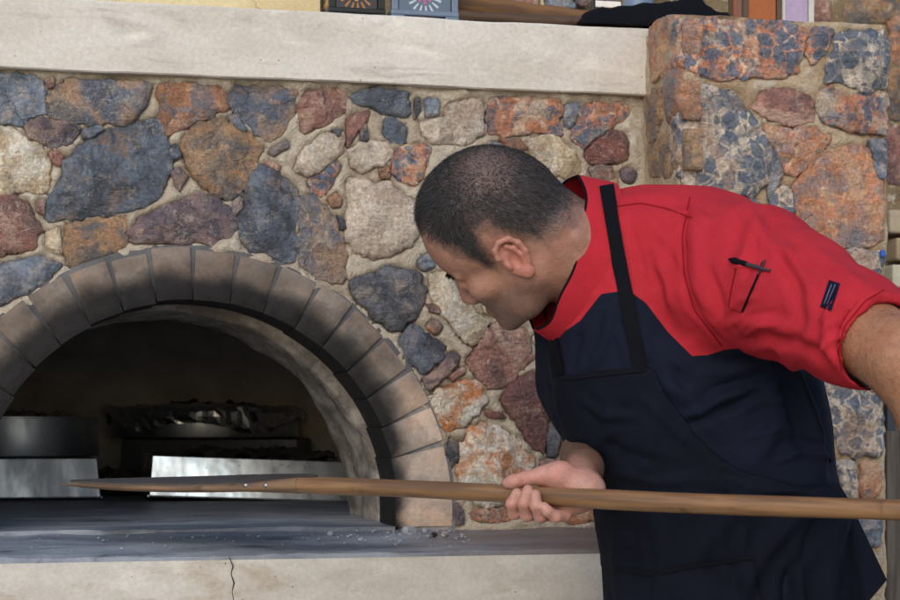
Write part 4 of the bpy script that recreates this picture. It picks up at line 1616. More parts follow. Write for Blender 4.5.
lw = thing('low_white_wall', 'low white rendered wall in the background at the lower right', 'wall', (3.2, 0.9, 0))
q = at(893, 520, 4.2)
MB().box((q[0] - .2, q[1], 0), (q[0] + 1.4, q[1] + .15, q[2])).build('wall_body', M['white'], lw, False, 0.004)
MB().box((q[0] - .2, q[1] - .02, q[2] + .002), (q[0] + 1.4, q[1] + .17, q[2] + .03)).build('coping', m_simple('pale_blue_coping', (150, 168, 186), 0.7), lw, False, 0.004)
q = at(890, 450, 4.05)
ps = thing('timber_post', 'dark grey timber post just right of the pillar', 'post', (q[0], q[1], 0))
MB().box((q[0] - .022, q[1] - .03, 0), (q[0] + .022, q[1] + .03, ZC - 0.02)).build('post_body', m_wood('grey_timber', (92, 84, 76), (62, 56, 50), (0, 0, 1), 20, 0.8), ps, False, 0.003)
q = at(915, 470, 4.4)
MB_ = MB()
sh = thing('metal_rack', 'dim grey metal rack beyond the post at the right edge', 'rack', (q[0], q[1], 0))
for z in (0.95, 1.12):
    MB().box((q[0] - .12, q[1] - .1, z), (q[0] + .3, q[1] + .2, z + .02)).build('rack_shelf', M['darkmetal'], sh, False, 0.002)
for dx in (-.11, .28):
    for dy in (-.09, .18):
        MB().box((q[0] + dx - .01, q[1] + dy - .01, 0), (q[0] + dx + .01, q[1] + dy + .01, 1.3)).build('rack_leg', M['darkmetal'], sh)
for k, (y0, y1, c_) in enumerate([(208, 234, (176, 160, 134)), (236, 261, (160, 142, 116)), (263, 289, (190, 182, 160))]):
    a, b = at(888.5, y1, 4.6), at(888.5, y0, 4.6)
    off = (0.004, 0.022, 0.012)[k]
    o = MB().box((a[0] + off, a[1], a[2] + 0.003), (a[0] + off + 0.36, a[1] + 0.18, b[2] - 0.003)).build('concrete_block', m_concrete('block_%d' % k, c_, tuple(int(x * .88) for x in c_)), None, False, 0.006)
    tag(o, ('topmost tan block of the stack at the right edge', 'middle brownish block of the stack at the right edge', 'lowest pale block of the stack at the right edge')[k], 'block', 'blocks stacked beyond the pillar')
a = at(888, 289, 4.6)
o = MB().box((a[0] - .03, a[1] - .02, 0), (a[0] + .5, a[1] + .25, a[2] + 0.001)).build('block_plinth', m_mortar('plinth_render', (120, 104, 88), (92, 80, 68)), None, False, 0.01)
tag(o, 'brown rendered plinth carrying the stacked blocks at the right edge', 'plinth')
q = on_y(882.5, 252, PY - 0.006)
o = MB().lathe((q[0], q[1], q[2] - 0.008), [(0.0, 0), (0.004, 0), (0.0045, 0.002), (0.0045, 0.010), (0.0035, 0.011), (0, 0.011)], 18).build('bottle_cap', m_simple('blue_plastic', (30, 84, 170), 0.35), None, True)
tag(o, 'small bright blue cap wedged in a joint at the pillar edge', 'cap')

# ------------------------------------------------------------------ the cook: blended distance fields meshed by surface nets
class Field:
    """distance field on a grid, in camera axes (right, down, away)"""
    def __init__(s, lo, hi, h, margin=0.06):
        s.h = h
        s.lo = np.asarray(lo, float)
        n = np.ceil((np.asarray(hi) - s.lo) / h).astype(int) + 1
        s.ax = [s.lo[k] + np.arange(n[k]) * h for k in range(3)]
        s.F = np.full(n, margin, np.float32)
        s.m = margin

    def win(s, lo, hi):
        sl = []
        for k in range(3):
            a = max(0, int((lo[k] - s.m - s.lo[k]) / s.h))
            b = min(len(s.ax[k]), int((hi[k] + s.m - s.lo[k]) / s.h) + 2)
            if b <= a:
                return None
            sl.append(slice(a, b))
        return tuple(sl)

    def pts(s, sl):
        return np.meshgrid(*[s.ax[k][sl[k]].astype(np.float32) for k in range(3)], indexing='ij')

    def put(s, sl, d, k, op='add'):
        A = s.F[sl]
        d = d.astype(np.float32)
        if op == 'sub':
            B = -d
            hh = np.maximum(k - np.abs(A - B), 0) / k if k > 0 else 0
            s.F[sl] = np.maximum(A, B) + hh * hh * k * 0.25
        elif op == 'and':
            hh = np.maximum(k - np.abs(A - d), 0) / k if k > 0 else 0
            s.F[sl] = np.maximum(A, d) + hh * hh * k * 0.25
        else:
            hh = np.maximum(k - np.abs(A - d), 0) / k if k > 0 else 0
            s.F[sl] = np.minimum(A, d) - hh * hh * k * 0.25

    def ell(s, c, r, R=None, k=0.01, op='add'):
        c = np.asarray(c, float)
        r = np.asarray(r, float)
        e = np.full(3, r.max())
        sl = s.win(c - e, c + e)
        if sl is None:
            return
        X, Y, Z = s.pts(sl)
        D = np.stack([X - c[0], Y - c[1], Z - c[2]], -1)
        if R is not None:
            D = D @ np.asarray(R, np.float32).T      # rows of R: local axes
        q = D / r.astype(np.float32)
        l = np.sqrt((q * q).sum(-1))
        g = np.sqrt(((q / r.astype(np.float32)) ** 2).sum(-1)) + 1e-9
        s.put(sl, l * (l - 1) / g, k, op)

    def cap(s, a, b, ra, rb, k=0.01, op='add'):
        a, b = np.asarray(a, float), np.asarray(b, float)
        m = max(ra, rb)
        sl = s.win(np.minimum(a, b) - m, np.maximum(a, b) + m)
        if sl is None:
            return
        X, Y, Z = s.pts(sl)
        ba = b - a
        t = np.clip(((X - a[0]) * ba[0] + (Y - a[1]) * ba[1] + (Z - a[2]) * ba[2]) / (ba @ ba), 0, 1)
        d = np.sqrt((X - a[0] - t * ba[0]) ** 2 + (Y - a[1] - t * ba[1]) ** 2 + (Z - a[2] - t * ba[2]) ** 2) - (ra + (rb - ra) * t)
        s.put(sl, d, k, op)

    def chain(s, pts, rad, k=0.008):
        for i in range(len(pts) - 1):
            s.cap(pts[i], pts[i + 1], rad[i], rad[i + 1], k)

    def mesh(s, smooth=1):
        Fd, h = s.F, s.h
        ins = Fd < 0
        cnt = np.zeros(tuple(np.array(Fd.shape) - 1), np.int8)
        for i in (0, 1):
            for j in (0, 1):
                for k in (0, 1):
                    cnt += ins[i:cnt.shape[0] + i, j:cnt.shape[1] + j, k:cnt.shape[2] + k]
        act = np.argwhere((cnt > 0) & (cnt < 8))
        vid = np.full(cnt.shape, -1, np.int64)
        vid[tuple(act.T)] = np.arange(len(act))
        cor = [(i, j, k) for i in (0, 1) for j in (0, 1) for k in (0, 1)]
        val = {c: Fd[act[:, 0] + c[0], act[:, 1] + c[1], act[:, 2] + c[2]] for c in cor}
        acc = np.zeros((len(act), 3))
        num = np.zeros(len(act))
        for c in cor:
            for ax in range(3):
                if c[ax] == 0:
                    d = list(c)
                    d[ax] = 1
                    v0, v1 = val[c], val[tuple(d)]
                    x = (v0 < 0) != (v1 < 0)
                    t = np.where(x, v0 / np.where(x, v0 - v1, 1), 0)
                    q = np.tile(np.array(c, float), (len(act), 1))
                    q[:, ax] = t
                    acc += q * x[:, None]
                    num += x
        V = s.lo + (act + acc / num[:, None]) * h
        Q = []
        for ax in range(3):
            sl0 = [slice(1, -1)] * 3
            a0 = [slice(None)] * 3
            a1 = [slice(None)] * 3
            a0[ax] = slice(0, -1)
            a1[ax] = slice(1, None)
            e = ins[tuple(a0)] != ins[tuple(a1)]
            u, w = (ax + 1) % 3, (ax + 2) % 3
            E = np.argwhere(e)
            ok = (E[:, u] > 0) & (E[:, w] > 0) & (E[:, u] < Fd.shape[u] - 1) & (E[:, w] < Fd.shape[w] - 1)
            E = E[ok]
            flip = ins[tuple(E.T)]

            def cell(du, dw):
                q = E.copy()
                q[:, u] += du
                q[:, w] += dw
                return vid[tuple(q.T)]
            quad = np.stack([cell(-1, -1), cell(0, -1), cell(0, 0), cell(-1, 0)], 1)
            quad[~flip] = quad[~flip][:, ::-1]
            Q.append(quad)
        Q = np.vstack(Q)
        # camera axes (right, down, away) are right-handed already; outward winding kept
        for _ in range(smooth):
            S = np.zeros_like(V)
            n = np.zeros(len(V))
            for i in range(4):
                a, b = Q[:, i], Q[:, (i + 1) % 4]
                np.add.at(S, a, V[b])
                np.add.at(n, a, 1)
                np.add.at(S, b, V[a])
                np.add.at(n, b, 1)
            V = V * 0.5 + 0.5 * S / np.maximum(n, 1)[:, None]
        return V, Q


def vnormals(V, Q):
    n = np.cross(V[Q[:, 2]] - V[Q[:, 0]], V[Q[:, 3]] - V[Q[:, 1]])
    N = np.zeros_like(V)
    for i in range(4):
        np.add.at(N, Q[:, i], n)
    return N / (np.linalg.norm(N, axis=1, keepdims=True) + 1e-12)


def to_px(V):
    return np.c_[450 + F * V[:, 0] / V[:, 2], 422 + F * V[:, 1] / V[:, 2]]


def strokes(V, Q, folds, noise=0.0, seed=0, nscale=14):
    """press folds into cloth: (polyline, width px, height mm, kind) on the side that shows"""
    N = vnormals(V, Q)
    P = to_px(V)
    w = np.clip((0.25 - N[:, 2]) / 0.5, 0, 1)
    D = np.zeros(len(V))
    for line, wid, amp, *kind in folds:
        d, t, sg = seg_dist(P, line)
        tap = np.clip(np.minimum(t, 1 - t) * 5 + 0.15, 0, 1)
        if kind and kind[0] == 'step':
            prof_ = np.where(sg > 0, np.exp(-(d / wid) ** 2), -0.6 * np.exp(-(d / (wid * .5)) ** 2))
        else:
            prof_ = np.exp(-(d / wid) ** 2) - 0.35 * np.exp(-((d - 1.6 * wid) / wid) ** 2)
        D += prof_ * tap * amp * 0.0022
    if noise:
        D += fbm(V * nscale, seed, 3) * noise
        D -= np.abs(fbm(V * np.array([9.0, 17.0, 9.0]) + 3.3, seed + 20, 3)) * noise * 1.1
    return V + N * (D * w)[:, None]


TORSO_D = 2.70
SEC = np.array([  # photo y, left x, right x, depth of axis, half depth
    [170, 600, 735, 2.66, .060], [200, 588, 745, 2.66, .085], [240, 570, 775, 2.67, .115], [300, 548, 798, 2.68, .135],
    [340, 545, 812, 2.69, .142], [380, 552, 820, 2.69, .146], [440, 572, 833, 2.70, .148], [480, 598, 839, 2.71, .150],
    [520, 604, 845, 2.72, .152], [560, 610, 852, 2.73, .156], [620, 614, 862, 2.74, .162], [720, 606, 868, 2.75, .165], [900, 600, 872, 2.75, .165]])
TOPL = np.array([[500, 400], [530, 348], [545, 331], [562, 300], [576, 255], [590, 212], [604, 190], [640, 187], [700, 189], [745, 196], [800, 232], [870, 290]])


def torso_field(Fd, grow=0.0, top=True, k=0.03):
    sl = tuple(slice(0, n) for n in Fd.F.shape)
    X, Y, Z = Fd.pts(sl)
    py = 422 + Fd.ax[1] * F / TORSO_D
    L = np.interp(py, SEC[:, 0], SEC[:, 1])
    R = np.interp(py, SEC[:, 0], SEC[:, 2])
    cz = np.interp(py, SEC[:, 0], SEC[:, 3])
    b = np.interp(py, SEC[:, 0], SEC[:, 4]) + grow
    cx = ((L + R) / 2 - 450) / F * TORSO_D
    a = (R - L) / 2 / F * TORSO_D + grow
    sh = (1, -1, 1)
    cx, a, cz, b = (q.reshape(sh).astype(np.float32) for q in (cx, a, cz, b))
    q = (np.abs((X - cx) / a) ** 2.4 + np.abs((Z - cz) / b) ** 2.4) ** (1 / 2.4)
    d = (q - 1) * np.minimum(a, b)
    if top:
        px = 450 + Fd.ax[0] * F / TORSO_D
        yt = (np.interp(px, TOPL[:, 0], TOPL[:, 1]) - 422) / F * TORSO_D - grow
        # the back and chest fall away from the shoulder line
        drop = ((Z - 2.68) / 0.16) ** 2 * 0.05
        d2 = (yt.reshape(-1, 1, 1).astype(np.float32) + drop - Y)
        kk = 0.05
        hh = np.maximum(kk - np.abs(d - d2), 0) / kk
        d = np.maximum(d, d2) + hh * hh * kk * 0.25
    Fd.put(sl, d, k)


ARM_L = [pc(712, 272, 2.62), pc(752, 281, 2.545), pc(800, 300, 2.455), pc(850, 327, 2.36), pc(905, 356, 2.27)]
ARM_LR = [0.104, 0.097, 0.080, 0.067, 0.058]
HEM = pc(884, 348, 2.305)
HEMN = (ARM_L[4] - ARM_L[2]) / np.linalg.norm(ARM_L[4] - ARM_L[2])
HEMN = HEMN + np.array([-0.10, -0.14, -0.12])
HEMN /= np.linalg.norm(HEMN)
ARM_R = [pc(590, 318, 2.76), pc(590, 380, 2.80), pc(606, 440, 2.82)]
ARM_RR = [0.085, 0.074, 0.060]
ELB_L = pc(908, 362, 2.265)
ELB_R = pc(600, 425, 2.82)


def limb_clip(Fd, c, n, k=0.002, win=None):
    sl = Fd.win(np.asarray(c) - win, np.asarray(c) + win)
    X, Y, Z = Fd.pts(sl)
    d = (X - c[0]) * n[0] + (Y - c[1]) * n[1] + (Z - c[2]) * n[2]
    Fd.put(sl, d, k, 'and')


# ---- shirt
fd = Field((0.02, -0.36, 2.18), (0.72, 0.36, 2.98), 0.0042)
torso_field(fd)
fd.chain(ARM_R, ARM_RR, 0.03)
fd.chain(ARM_L, ARM_LR, 0.035)
limb_clip(fd, HEM, HEMN, 0.004, np.array([0.10, 0.16, 0.16]))
sl = fd.win(HEM - 0.1, HEM + 0.1)
fd.cap(HEM - HEMN * 0.05, HEM + HEMN * 0.06, 0.0545, 0.0535, 0.003, 'sub')
# right sleeve ends above the elbow
n_ = (ARM_R[2] - ARM_R[1]) / np.linalg.norm(ARM_R[2] - ARM_R[1])
V, Q = fd.mesh(1)
SHIRT_FOLDS = [
    ([(690, 196), (682, 235), (684, 275), (694, 310), (722, 346)], 3.5, -2.6),
    ([(700, 205), (695, 240), (700, 290), (716, 330)], 8, 3.0),
    ([(742, 200), (752, 225), (748, 250), (735, 275)], 9, 3.2),
    ([(756, 215), (765, 240), (800, 262)], 8, 3.0),
    ([(770, 235), (795, 280), (800, 320), (790, 352)], 7, -2.4),
    ([(800, 245), (838, 268), (870, 290)], 8, 2.4),
    ([(842, 290), (828, 320), (826, 345), (838, 366)], 6, 3.4),
    ([(856, 292), (842, 325), (842, 350), (852, 376)], 5, -2.8),
    ([(872, 300), (856, 330), (856, 365)], 6, 2.6),
    ([(735, 345), (765, 338), (800, 345), (830, 358)], 6, -2.6),
    ([(725, 325), (762, 322), (795, 330)], 7, 2.4),
    ([(640, 205), (660, 240), (672, 290), (688, 340)], 10, 2.2),
    ([(650, 230), (680, 275), (700, 315)], 6, -1.6),
    ([(765, 350), (785, 370), (795, 410), (800, 450)], 7, -4.0),
    ([(782, 356), (800, 385), (815, 430), (822, 480)], 8, 5.0),
    ([(800, 370), (815, 400), (830, 440), (836, 480)], 6, -4.0),
    ([(768, 380), (775, 420), (760, 460)], 9, 4.5),
    ([(690, 420), (722, 398), (752, 388)], 6, 4.0),
    ([(676, 430), (715, 412), (750, 402)], 5, -3.0),
    ([(660, 380), (690, 400), (730, 445)], 9, 3.0),
    ([(640, 330), (650, 350), (690, 372)], 8, 2.0),
    ([(612, 300), (606, 340), (590, 372)], 6, 2.2),
    ([(580, 330), (575, 350), (570, 372)], 5, -1.8),
    ([(536, 350), (550, 385), (560, 430)], 6, 2.5),
    ([(545, 340), (556, 370), (566, 410)], 4, -2.4),
    ([(612, 200), (640, 196), (676, 198)], 5, 1.4),
    ([(822, 352), (834, 340), (852, 335)], 3, 1.8), ([(818, 342), (832, 330), (848, 322)], 3, -1.6), ([(810, 330), (826, 316), (840, 300)], 4, 1.6),
    ([(742, 338), (760, 326), (785, 322)], 3, 1.6), ([(730, 332), (752, 316), (774, 312)], 3.5, -1.4), ([(722, 318), (738, 300), (760, 296)], 4, 1.5),
    ([(705, 262), (716, 290), (722, 318)], 4, -1.3), ([(756, 235), (752, 262), (744, 280)], 4, -1.4), ([(785, 250), (800, 275), (812, 292)], 5, 1.4),
    ([(660, 215), (690, 212), (716, 222)], 4, 1.2), ([(655, 260), (668, 285), (672, 310)], 4, 1.4), ([(630, 225), (640, 260), (644, 290)], 4, -1.2),
    ([(700, 372), (730, 372), (768, 362)], 5, 2.0), ([(710, 388), (745, 382), (775, 372)], 4, -2.0), ([(735, 410), (760, 402), (790, 398)], 5, 2.2),
    ([(745, 440), (775, 428), (806, 428)], 5, 2.0), ([(775, 462), (800, 452), (828, 458)], 4, 2.0), ([(770, 448), (796, 440), (822, 446)], 4, -2.0),
    ([(650, 345), (675, 370), (690, 395)], 5, -1.8), ([(612, 320), (622, 345), (628, 366)], 4, 1.2),
]
V = strokes(V, Q, SHIRT_FOLDS, 0.0022, 5, 16)
Pp = to_px(V)
YOKE = [(530, 100), (548, 338), (556, 337), (580, 321), (601, 294), (628, 290), (646, 303), (668, 332), (692, 356), (708, 355), (724, 350), (748, 347), (766, 345), (790, 356), (815, 366), (870, 392), (960, 400), (960, 100)]
yk = poly_sd(Pp, YOKE) / F * 2.6
for i in range(1, 4):
    a_, b_ = ARM_L[i], ARM_L[i + 1]
    tt = ((V - a_) @ (b_ - a_)) / ((b_ - a_) @ (b_ - a_))
    dd_ = np.linalg.norm(V - a_ - np.clip(tt, 0, 1)[:, None] * (b_ - a_), axis=1) - (ARM_LR[i] + (ARM_LR[i + 1] - ARM_LR[i]) * np.clip(tt, 0, 1)) * 1.26
    yk = np.minimum(yk, np.maximum(dd_, (0.55 - tt) * 0.08 if i == 1 else -1.0))
person_base = wp(740, 500, 2.74)
person_base[2] = 0.0
body_parts = []          # islands of skin joined in one mesh
SHIRT = (V, Q, yk)

# ---- head
HF = np.array([-.717, .543, .450])
HU = np.array([-.686, -.669, -.265])
HF /= np.linalg.norm(HF)
HU -= HF * (HU @ HF)
HU /= np.linalg.norm(HU)
HR = np.cross(HF, HU)
HS = 1.05
EAR = pc(509, 262, 2.565)
HO = EAR + HR * 0.072 * HS


def hp_(x, y, z):
    return HO + HS * (x * HR + y * HF + z * HU)


HM = np.stack([HR, HF, HU])
NECK0, NECK1 = hp_(0, -0.035, -0.03), pc(622, 282, 2.68)
fd = Field(np.array([-0.06, -0.42, 2.44]), np.array([0.30, -0.08, 2.82]), 0.0019, 0.03)


def E_(c, r, k=0.012, op='add', R=None):
    fd.ell(hp_(*c), np.array(r) * HS, HM if R is None else R, k, op)


def K_(a, b, ra, rb, k=0.01, op='add'):
    fd.cap(hp_(*a), hp_(*b), ra * HS, rb * HS, k, op)


E_((0, .004, .052), (.0755, .093, .088))
E_((0, -.040, .03), (.064, .050, .060), .02)
E_((0, .048, .045), (.061, .05, .058), .02)
E_((0, .045, -.026), (.056, .052, .061), .02)
E_((0, .0, -.02), (.064, .06, .05), .02)
for s in (-1, 1):
    K_((s * .056, .0, -.036), (s * .046, .03, -.063), .02, .02, .02)
    K_((s * .046, .03, -.063), (s * .014, .079, -.077), .02, .018, .02)
    E_((s * .043, .058, -.012), (.022, .024, .018), .016)
    E_((s * .032, .098, .008), (.017, .014, .011), .008, 'sub')
    E_((s * .032, .080, .006), (.0135, .0135, .0125), .003)
    K_((s * .020, .088, .0225), (s * .048, .074, .022), .0085, .007, .008)
    E_((s * .011, .099, -.028), (.0078, .009, .0066), .006)
E_((0, .083, -.079), (.018, .016, .015), .012)
K_((0, .092, .016), (0, .109, -.020), .0085, .0098, .009)
E_((0, .108, -.024), (.0098, .0092, .0085), .006)
K_((-.019, .091, -.0500), (.019, .091, -.0500), .0058, .0058, .006)
K_((-.016, .090, -.0590), (.016, .090, -.0590), .0064, .0064, .005)
K_((-.022, .0985, -.0545), (.022, .0985, -.0545), .0022, .0022, .003, 'sub')
# neck, nape roll, sterno muscle
fd.cap(NECK0, NECK1, .066, .078, .03)
fd.cap(hp_(0, -.050, -.03), NECK1 + np.array([0, -.018, .0]), .050, .068, .02)
K_((-.032, -.066, -.012), (.032, -.066, -.012), .020, .020, .010)
K_((-.030, -.070, -.040), (.030, -.070, -.040), .020, .020, .006)
# ear, the side that shows: flat shell, rolled helix, inner fold, lobe
for s in (-1, 1):
    ang = math.radians(24) * -s
    eR = np.array([HR * math.cos(ang) + HF * math.sin(ang), -HR * math.sin(ang) + HF * math.cos(ang), HU])
    eo = (s * .076, -.010, .002)

    def ep(x, y, z):
        return hp_(*eo) + 0.92 * HS * (s * x * eR[0] + y * eR[1] + z * eR[2])
    fd.ell(ep(.004, 0, 0), np.array((.0048, .017, .030)) * HS, eR, .006)
    hel = [(.004, .012, .004), (.008, .016, .016), (.010, .012, .028), (.012, .0, .033), (.014, -.013, .028), (.014, -.0195, .014), (.013, -.019, -.002), (.010, -.013, -.017)]
    for i in range(len(hel) - 1):
        fd.cap(ep(*hel[i]), ep(*hel[i + 1]), .0038 * HS, .0040 * HS, .003)
    anti = [(.009, -.003, .022), (.0105, -.0095, .012), (.0105, -.0105, -.002), (.009, -.006, -.013)]
    for i in range(len(anti) - 1):
        fd.cap(ep(*anti[i]), ep(*anti[i + 1]), .0034 * HS, .0034 * HS, .003)
    fd.ell(ep(.008, -.002, -.026), np.array((.0055, .0095, .0105)) * HS, eR, .005)
    fd.ell(ep(.012, .001, -.001), np.array((.007, .0065, .011)) * HS, eR, .003, 'sub')
    fd.ell(ep(.008, .0125, -.003), np.array((.005, .004, .0065)) * HS, eR, .003)
V, Q = fd.mesh(1)
HV, HQ = V, Q
loc = ((V - HO) @ HM.T) / HS
x_, y_, z_ = loc.T


def hairline(y):
    return np.interp(y, [-.14, -.10, -.075, -.05, -.032, -.018, .004, .012, .024, .031, .040, .055, .075, .1, .14], [-.028, -.028, -.030, -.024, .002, .036, .040, .016, -.012, .000, .030, .050, .078, .088, .09])


earm = (np.abs(x_) > .0775) & (np.abs(z_) < .046) & (np.abs(y_ + .012) < .032)
hl = z_ - hairline(y_) + 0.008 * fbm(loc * 80, 3, 3) - 0.1 * earm
bald = np.exp(-(((x_ + .022) / .050) ** 2 + ((y_ + .050) / .044) ** 2 + ((z_ - .112) / .046) ** 2))
recede = np.exp(-(((np.abs(x_) - .045) / .02) ** 2 + ((y_ - .07) / .03) ** 2 + ((z_ - .10) / .03) ** 2))
dens = np.clip(hl / 0.052, 0, 1) * (1 - 0.64 * bald) * (1 - 0.6 * recede)
beard = np.clip((-.022 - z_ + 0.15 * np.clip(y_ - .02, -.05, .05)) / .02, 0, 1) * np.clip((y_ + .022) / .025, 0, 1) * np.clip((z_ + .135) / .03, 0, 1)
beard *= np.clip((.105 - y_) / .01, 0, 1)
neckfuzz = np.clip(1 - np.abs(hl) / 0.035, 0, 1) * (y_ < -.02) * 0.55
skin_c = np.array(srgb(166, 122, 102))
scalp_c = np.array(srgb(60, 54, 53))
tone = np.tile(skin_c, (len(V), 1))
red_ = np.exp(-((np.linalg.norm(loc - np.array([0, .108, -.024]), axis=1) / .018) ** 2)) * 0.4
earw = np.exp(-((np.linalg.norm((loc - np.array([-.084, -.012, .0])) / np.array([.016, .026, .036]), axis=1)) ** 2) * 0.9)
rd = np.clip(red_ + 0.75 * earw, 0, 1)[:, None]
tone = tone * (1 - rd) + np.array(srgb(182, 114, 100)) * rd
tone = tone * (1 - (bald * (hl > 0) * 0.9)[:, None]) + np.array(srgb(130, 106, 96)) * (bald * (hl > 0) * 0.9)[:, None]
lip = (np.exp(-(((z_ + .0545) / .009) ** 2 + ((y_ - .096) / .010) ** 2)) * (np.abs(x_) < .024))[:, None] * 0.6
tone = tone * (1 - lip) + np.array(srgb(160, 92, 84)) * lip
sc_ = np.clip(np.clip(0.25 + hl / 0.05, 0, 1) * np.clip(hl / 0.006, 0, 1) * (1 - 0.40 * bald) * (1 - .45 * recede) * 0.94, 0, 1)[:, None]
tone = tone * (1 - sc_) + scalp_c * sc_
bd = (beard * 0.62 + neckfuzz * 0.38)[:, None]
tone = tone * (1 - bd) + np.array(srgb(98, 82, 74)) * bd
body_parts.append((V, Q, tone, np.clip(beard + neckfuzz, 0, 1) * (dens < .3)))
HEAD = (V, Q, loc, dens, hl, bald)

# ---- near (left) forearm and its hand on the end of the pole; far (right) forearm and hand
TD = np.array([PDIR @ RGT, -PDIR[2], PDIR @ FWD])        # pole direction in camera axes


def hand(fd, C0, ex, ey, ez, s=1.0):
    """a fist closed round a rod. ex: along the rod towards the wrist side, ey: down, ez: away from the camera.
    C0: rod centre below the middle finger; lengths in metres"""
    def H(a, b, c):
        return C0 + ex * a * s + ey * b + ez * c
    # palm behind the rod
    for mc, r in (((-.018, .004, .030), .0125), ((-.004, .006, .032), .0125), ((.012, .008, .031), .012), ((.028, .010, .027), .0115)):
        fd.cap(H(.048, -.008, .036), H(*mc), .0165, r, .016)
    fd.ell(H(.022, -.006, .034), (.034, .025, .015), None, .012)
    # ball of the thumb above the rod, thumb lying along it
    fd.cap(H(.044, -.012, .030), H(.014, -.027, .015), .0160, .0175, .014)
    fd.cap(H(.020, -.030, .016), H(-.004, -.027, .006), .0165, .0125, .010)
    fd.chain([H(-.002, -.027, .006), H(-.022, -.0225, -.004), H(-.040, -.0175, -.008), H(-.0475, -.0155, -.0085)], [.0122, .0098, .0096, .0078], .005)
    # heel of the hand under the rod
    fd.cap(H(.042, .004, .032), H(.026, .015, .018), .0150, .0120, .012)
    # fingers: behind, under, and up over the front, each tip resting on the wood
    fing = [
        ([(-.020, .004, .030), (-.034, .021, .014), (-.037, .0245, -.008), (-.033, .011, -.0215), (-.0265, -.003, -.0205)], [.0098, .0092, .0086, .0080, .0068]),
        ([(-.005, .006, .032), (-.015, .023, .014), (-.0175, .026, -.009), (-.0150, .010, -.0225), (-.0100, -.008, -.0205)], [.0100, .0095, .0090, .0083, .0070]),
        ([(.012, .008, .031), (.005, .024, .013), (.0035, .0265, -.010), (.0035, .012, -.0225), (.0020, -.002, -.0225)], [.0098, .0092, .0088, .0081, .0070]),
        ([(.030, .010, .027), (.028, .025, .010), (.0245, .0265, -.008), (.0185, .0195, -.0185), (.0145, .0135, -.0205)], [.0090, .0084, .0078, .0072, .0062]),
    ]
    for P_, R_ in fing:
        fd2 = [H(*p) for p in P_]
        for i in range(len(fd2) - 1):
            fd.cap(fd2[i], fd2[i + 1], R_[i] * 1.05, R_[i + 1] * 1.06, .0018)
        for q in (1, 2, 3):
            fd.ell(fd2[q], np.full(3, R_[q] * 1.11), None, .0015)


def tone_of(V, base, seed, knuckle=None):
    t = np.tile(np.array(srgb(*base)), (len(V), 1))
    n = fbm(V * 45, seed, 3)[:, None]
    return t * (1 + 0.08 * n) * np.array([1, 1 - 0.0, 1])


hd0 = pc(545, POLE_Y(545), POLE_D(545))
hd = hd0 - TD * 0.004
EX = TD
EY = np.array([0, 1.0, 0]) - TD * TD[1]
EY /= np.linalg.norm(EY)
EZ = np.cross(EX, EY)
if EZ[2] < 0:
    EZ = -EZ
fd = Field(hd - np.array([.07, .075, .075]), hd + np.array([.16, .065, .34]), 0.0016, 0.02)
hand(fd, hd, EX * 1.04, EY, EZ)
wr = hd + EX * .052 - EY * .010 + EZ * .038
fd.chain([wr - EX * .012, pc(584, 468, 2.585), pc(584, 456, 2.69), ELB_R], [.022, .025, .032, .040], .014)
V, Q = fd.mesh(1)
tn = tone_of(V, (176, 130, 115), 7)
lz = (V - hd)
pinkw = np.clip(1 - np.abs(lz @ EX - .0) / .07, 0, 1)[:, None]
tn = tn * (1 - 0.25 * pinkw) + np.array(srgb(190, 128, 116)) * 0.25 * pinkw
dk = np.clip((lz @ EZ - .036) / .03, 0, 1)[:, None]  # far forearm: shade painted into the skin tone, along with its hairy brown
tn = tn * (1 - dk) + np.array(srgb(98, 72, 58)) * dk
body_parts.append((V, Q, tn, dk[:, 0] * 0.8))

hl0 = pc(1012, POLE_Y(1012), POLE_D(1012))
fd = Field(np.minimum(hl0, ELB_L) - np.array([.10, .10, .14]), np.maximum(hl0, ELB_L) + np.array([.10, .10, .10]), 0.003, 0.02)
hand(fd, hl0, EX * -1, EY, EZ)
wl = hl0 - EX * .062 - EY * .014 + EZ * .036
fd.cap(hl0 - EX * .03 + EZ * .03, wl, .02, .024, .014)
fd.chain([wl, wl * 0.45 + ELB_L * 0.55 + np.array([.004, 0, -.006]), ELB_L, ARM_L[3]], [.026, .042, .047, .052], .02)
V, Q = fd.mesh(1)
body_parts.append((V, Q, tone_of(V, (160, 112, 82), 9), np.full(len(V), 0.35)))

# ---- hidden core of the body that joins them, and legs
fd = Field((0.0, -0.30, 2.40), (0.70, 0.40, 3.0), 0.012, 0.06)
fd.cap(pc(650, 300, 2.69), pc(735, 560, 2.73), .095, .115, .04)
fd.chain([pc(622, 282, 2.68), pc(712, 280, 2.63), pc(800, 305, 2.47), pc(850, 330, 2.37)], [.06, .062, .05, .046], .03)
fd.chain([pc(622, 285, 2.69), pc(600, 330, 2.77), pc(602, 400, 2.81), ELB_R], [.05, .055, .045, .040], .03)
V, Q = fd.mesh(1)
body_parts.append((V, Q, tone_of(V, (176, 128, 104), 3), np.zeros(len(V))))

allv, allq, allt, alls = [], [], [], []
n = 0
for V, Q, T_, S_ in body_parts:
    allv.append(cam2w(V))
    allq.append(Q + n)
    allt.append(T_)
    alls.append(S_)
    n += len(V)
allv, allq, allt, alls = np.vstack(allv), np.vstack(allq), np.vstack(allt), np.concatenate(alls)
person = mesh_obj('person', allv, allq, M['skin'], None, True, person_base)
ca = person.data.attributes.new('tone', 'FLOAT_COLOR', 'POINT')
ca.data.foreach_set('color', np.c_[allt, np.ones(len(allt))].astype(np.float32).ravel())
sa = person.data.attributes.new('stubble', 'FLOAT', 'POINT')
sa.data.foreach_set('value', alls.astype(np.float32))
tag(person, 'man in a red shouldered shirt and black apron leaning towards the oven', 'person')

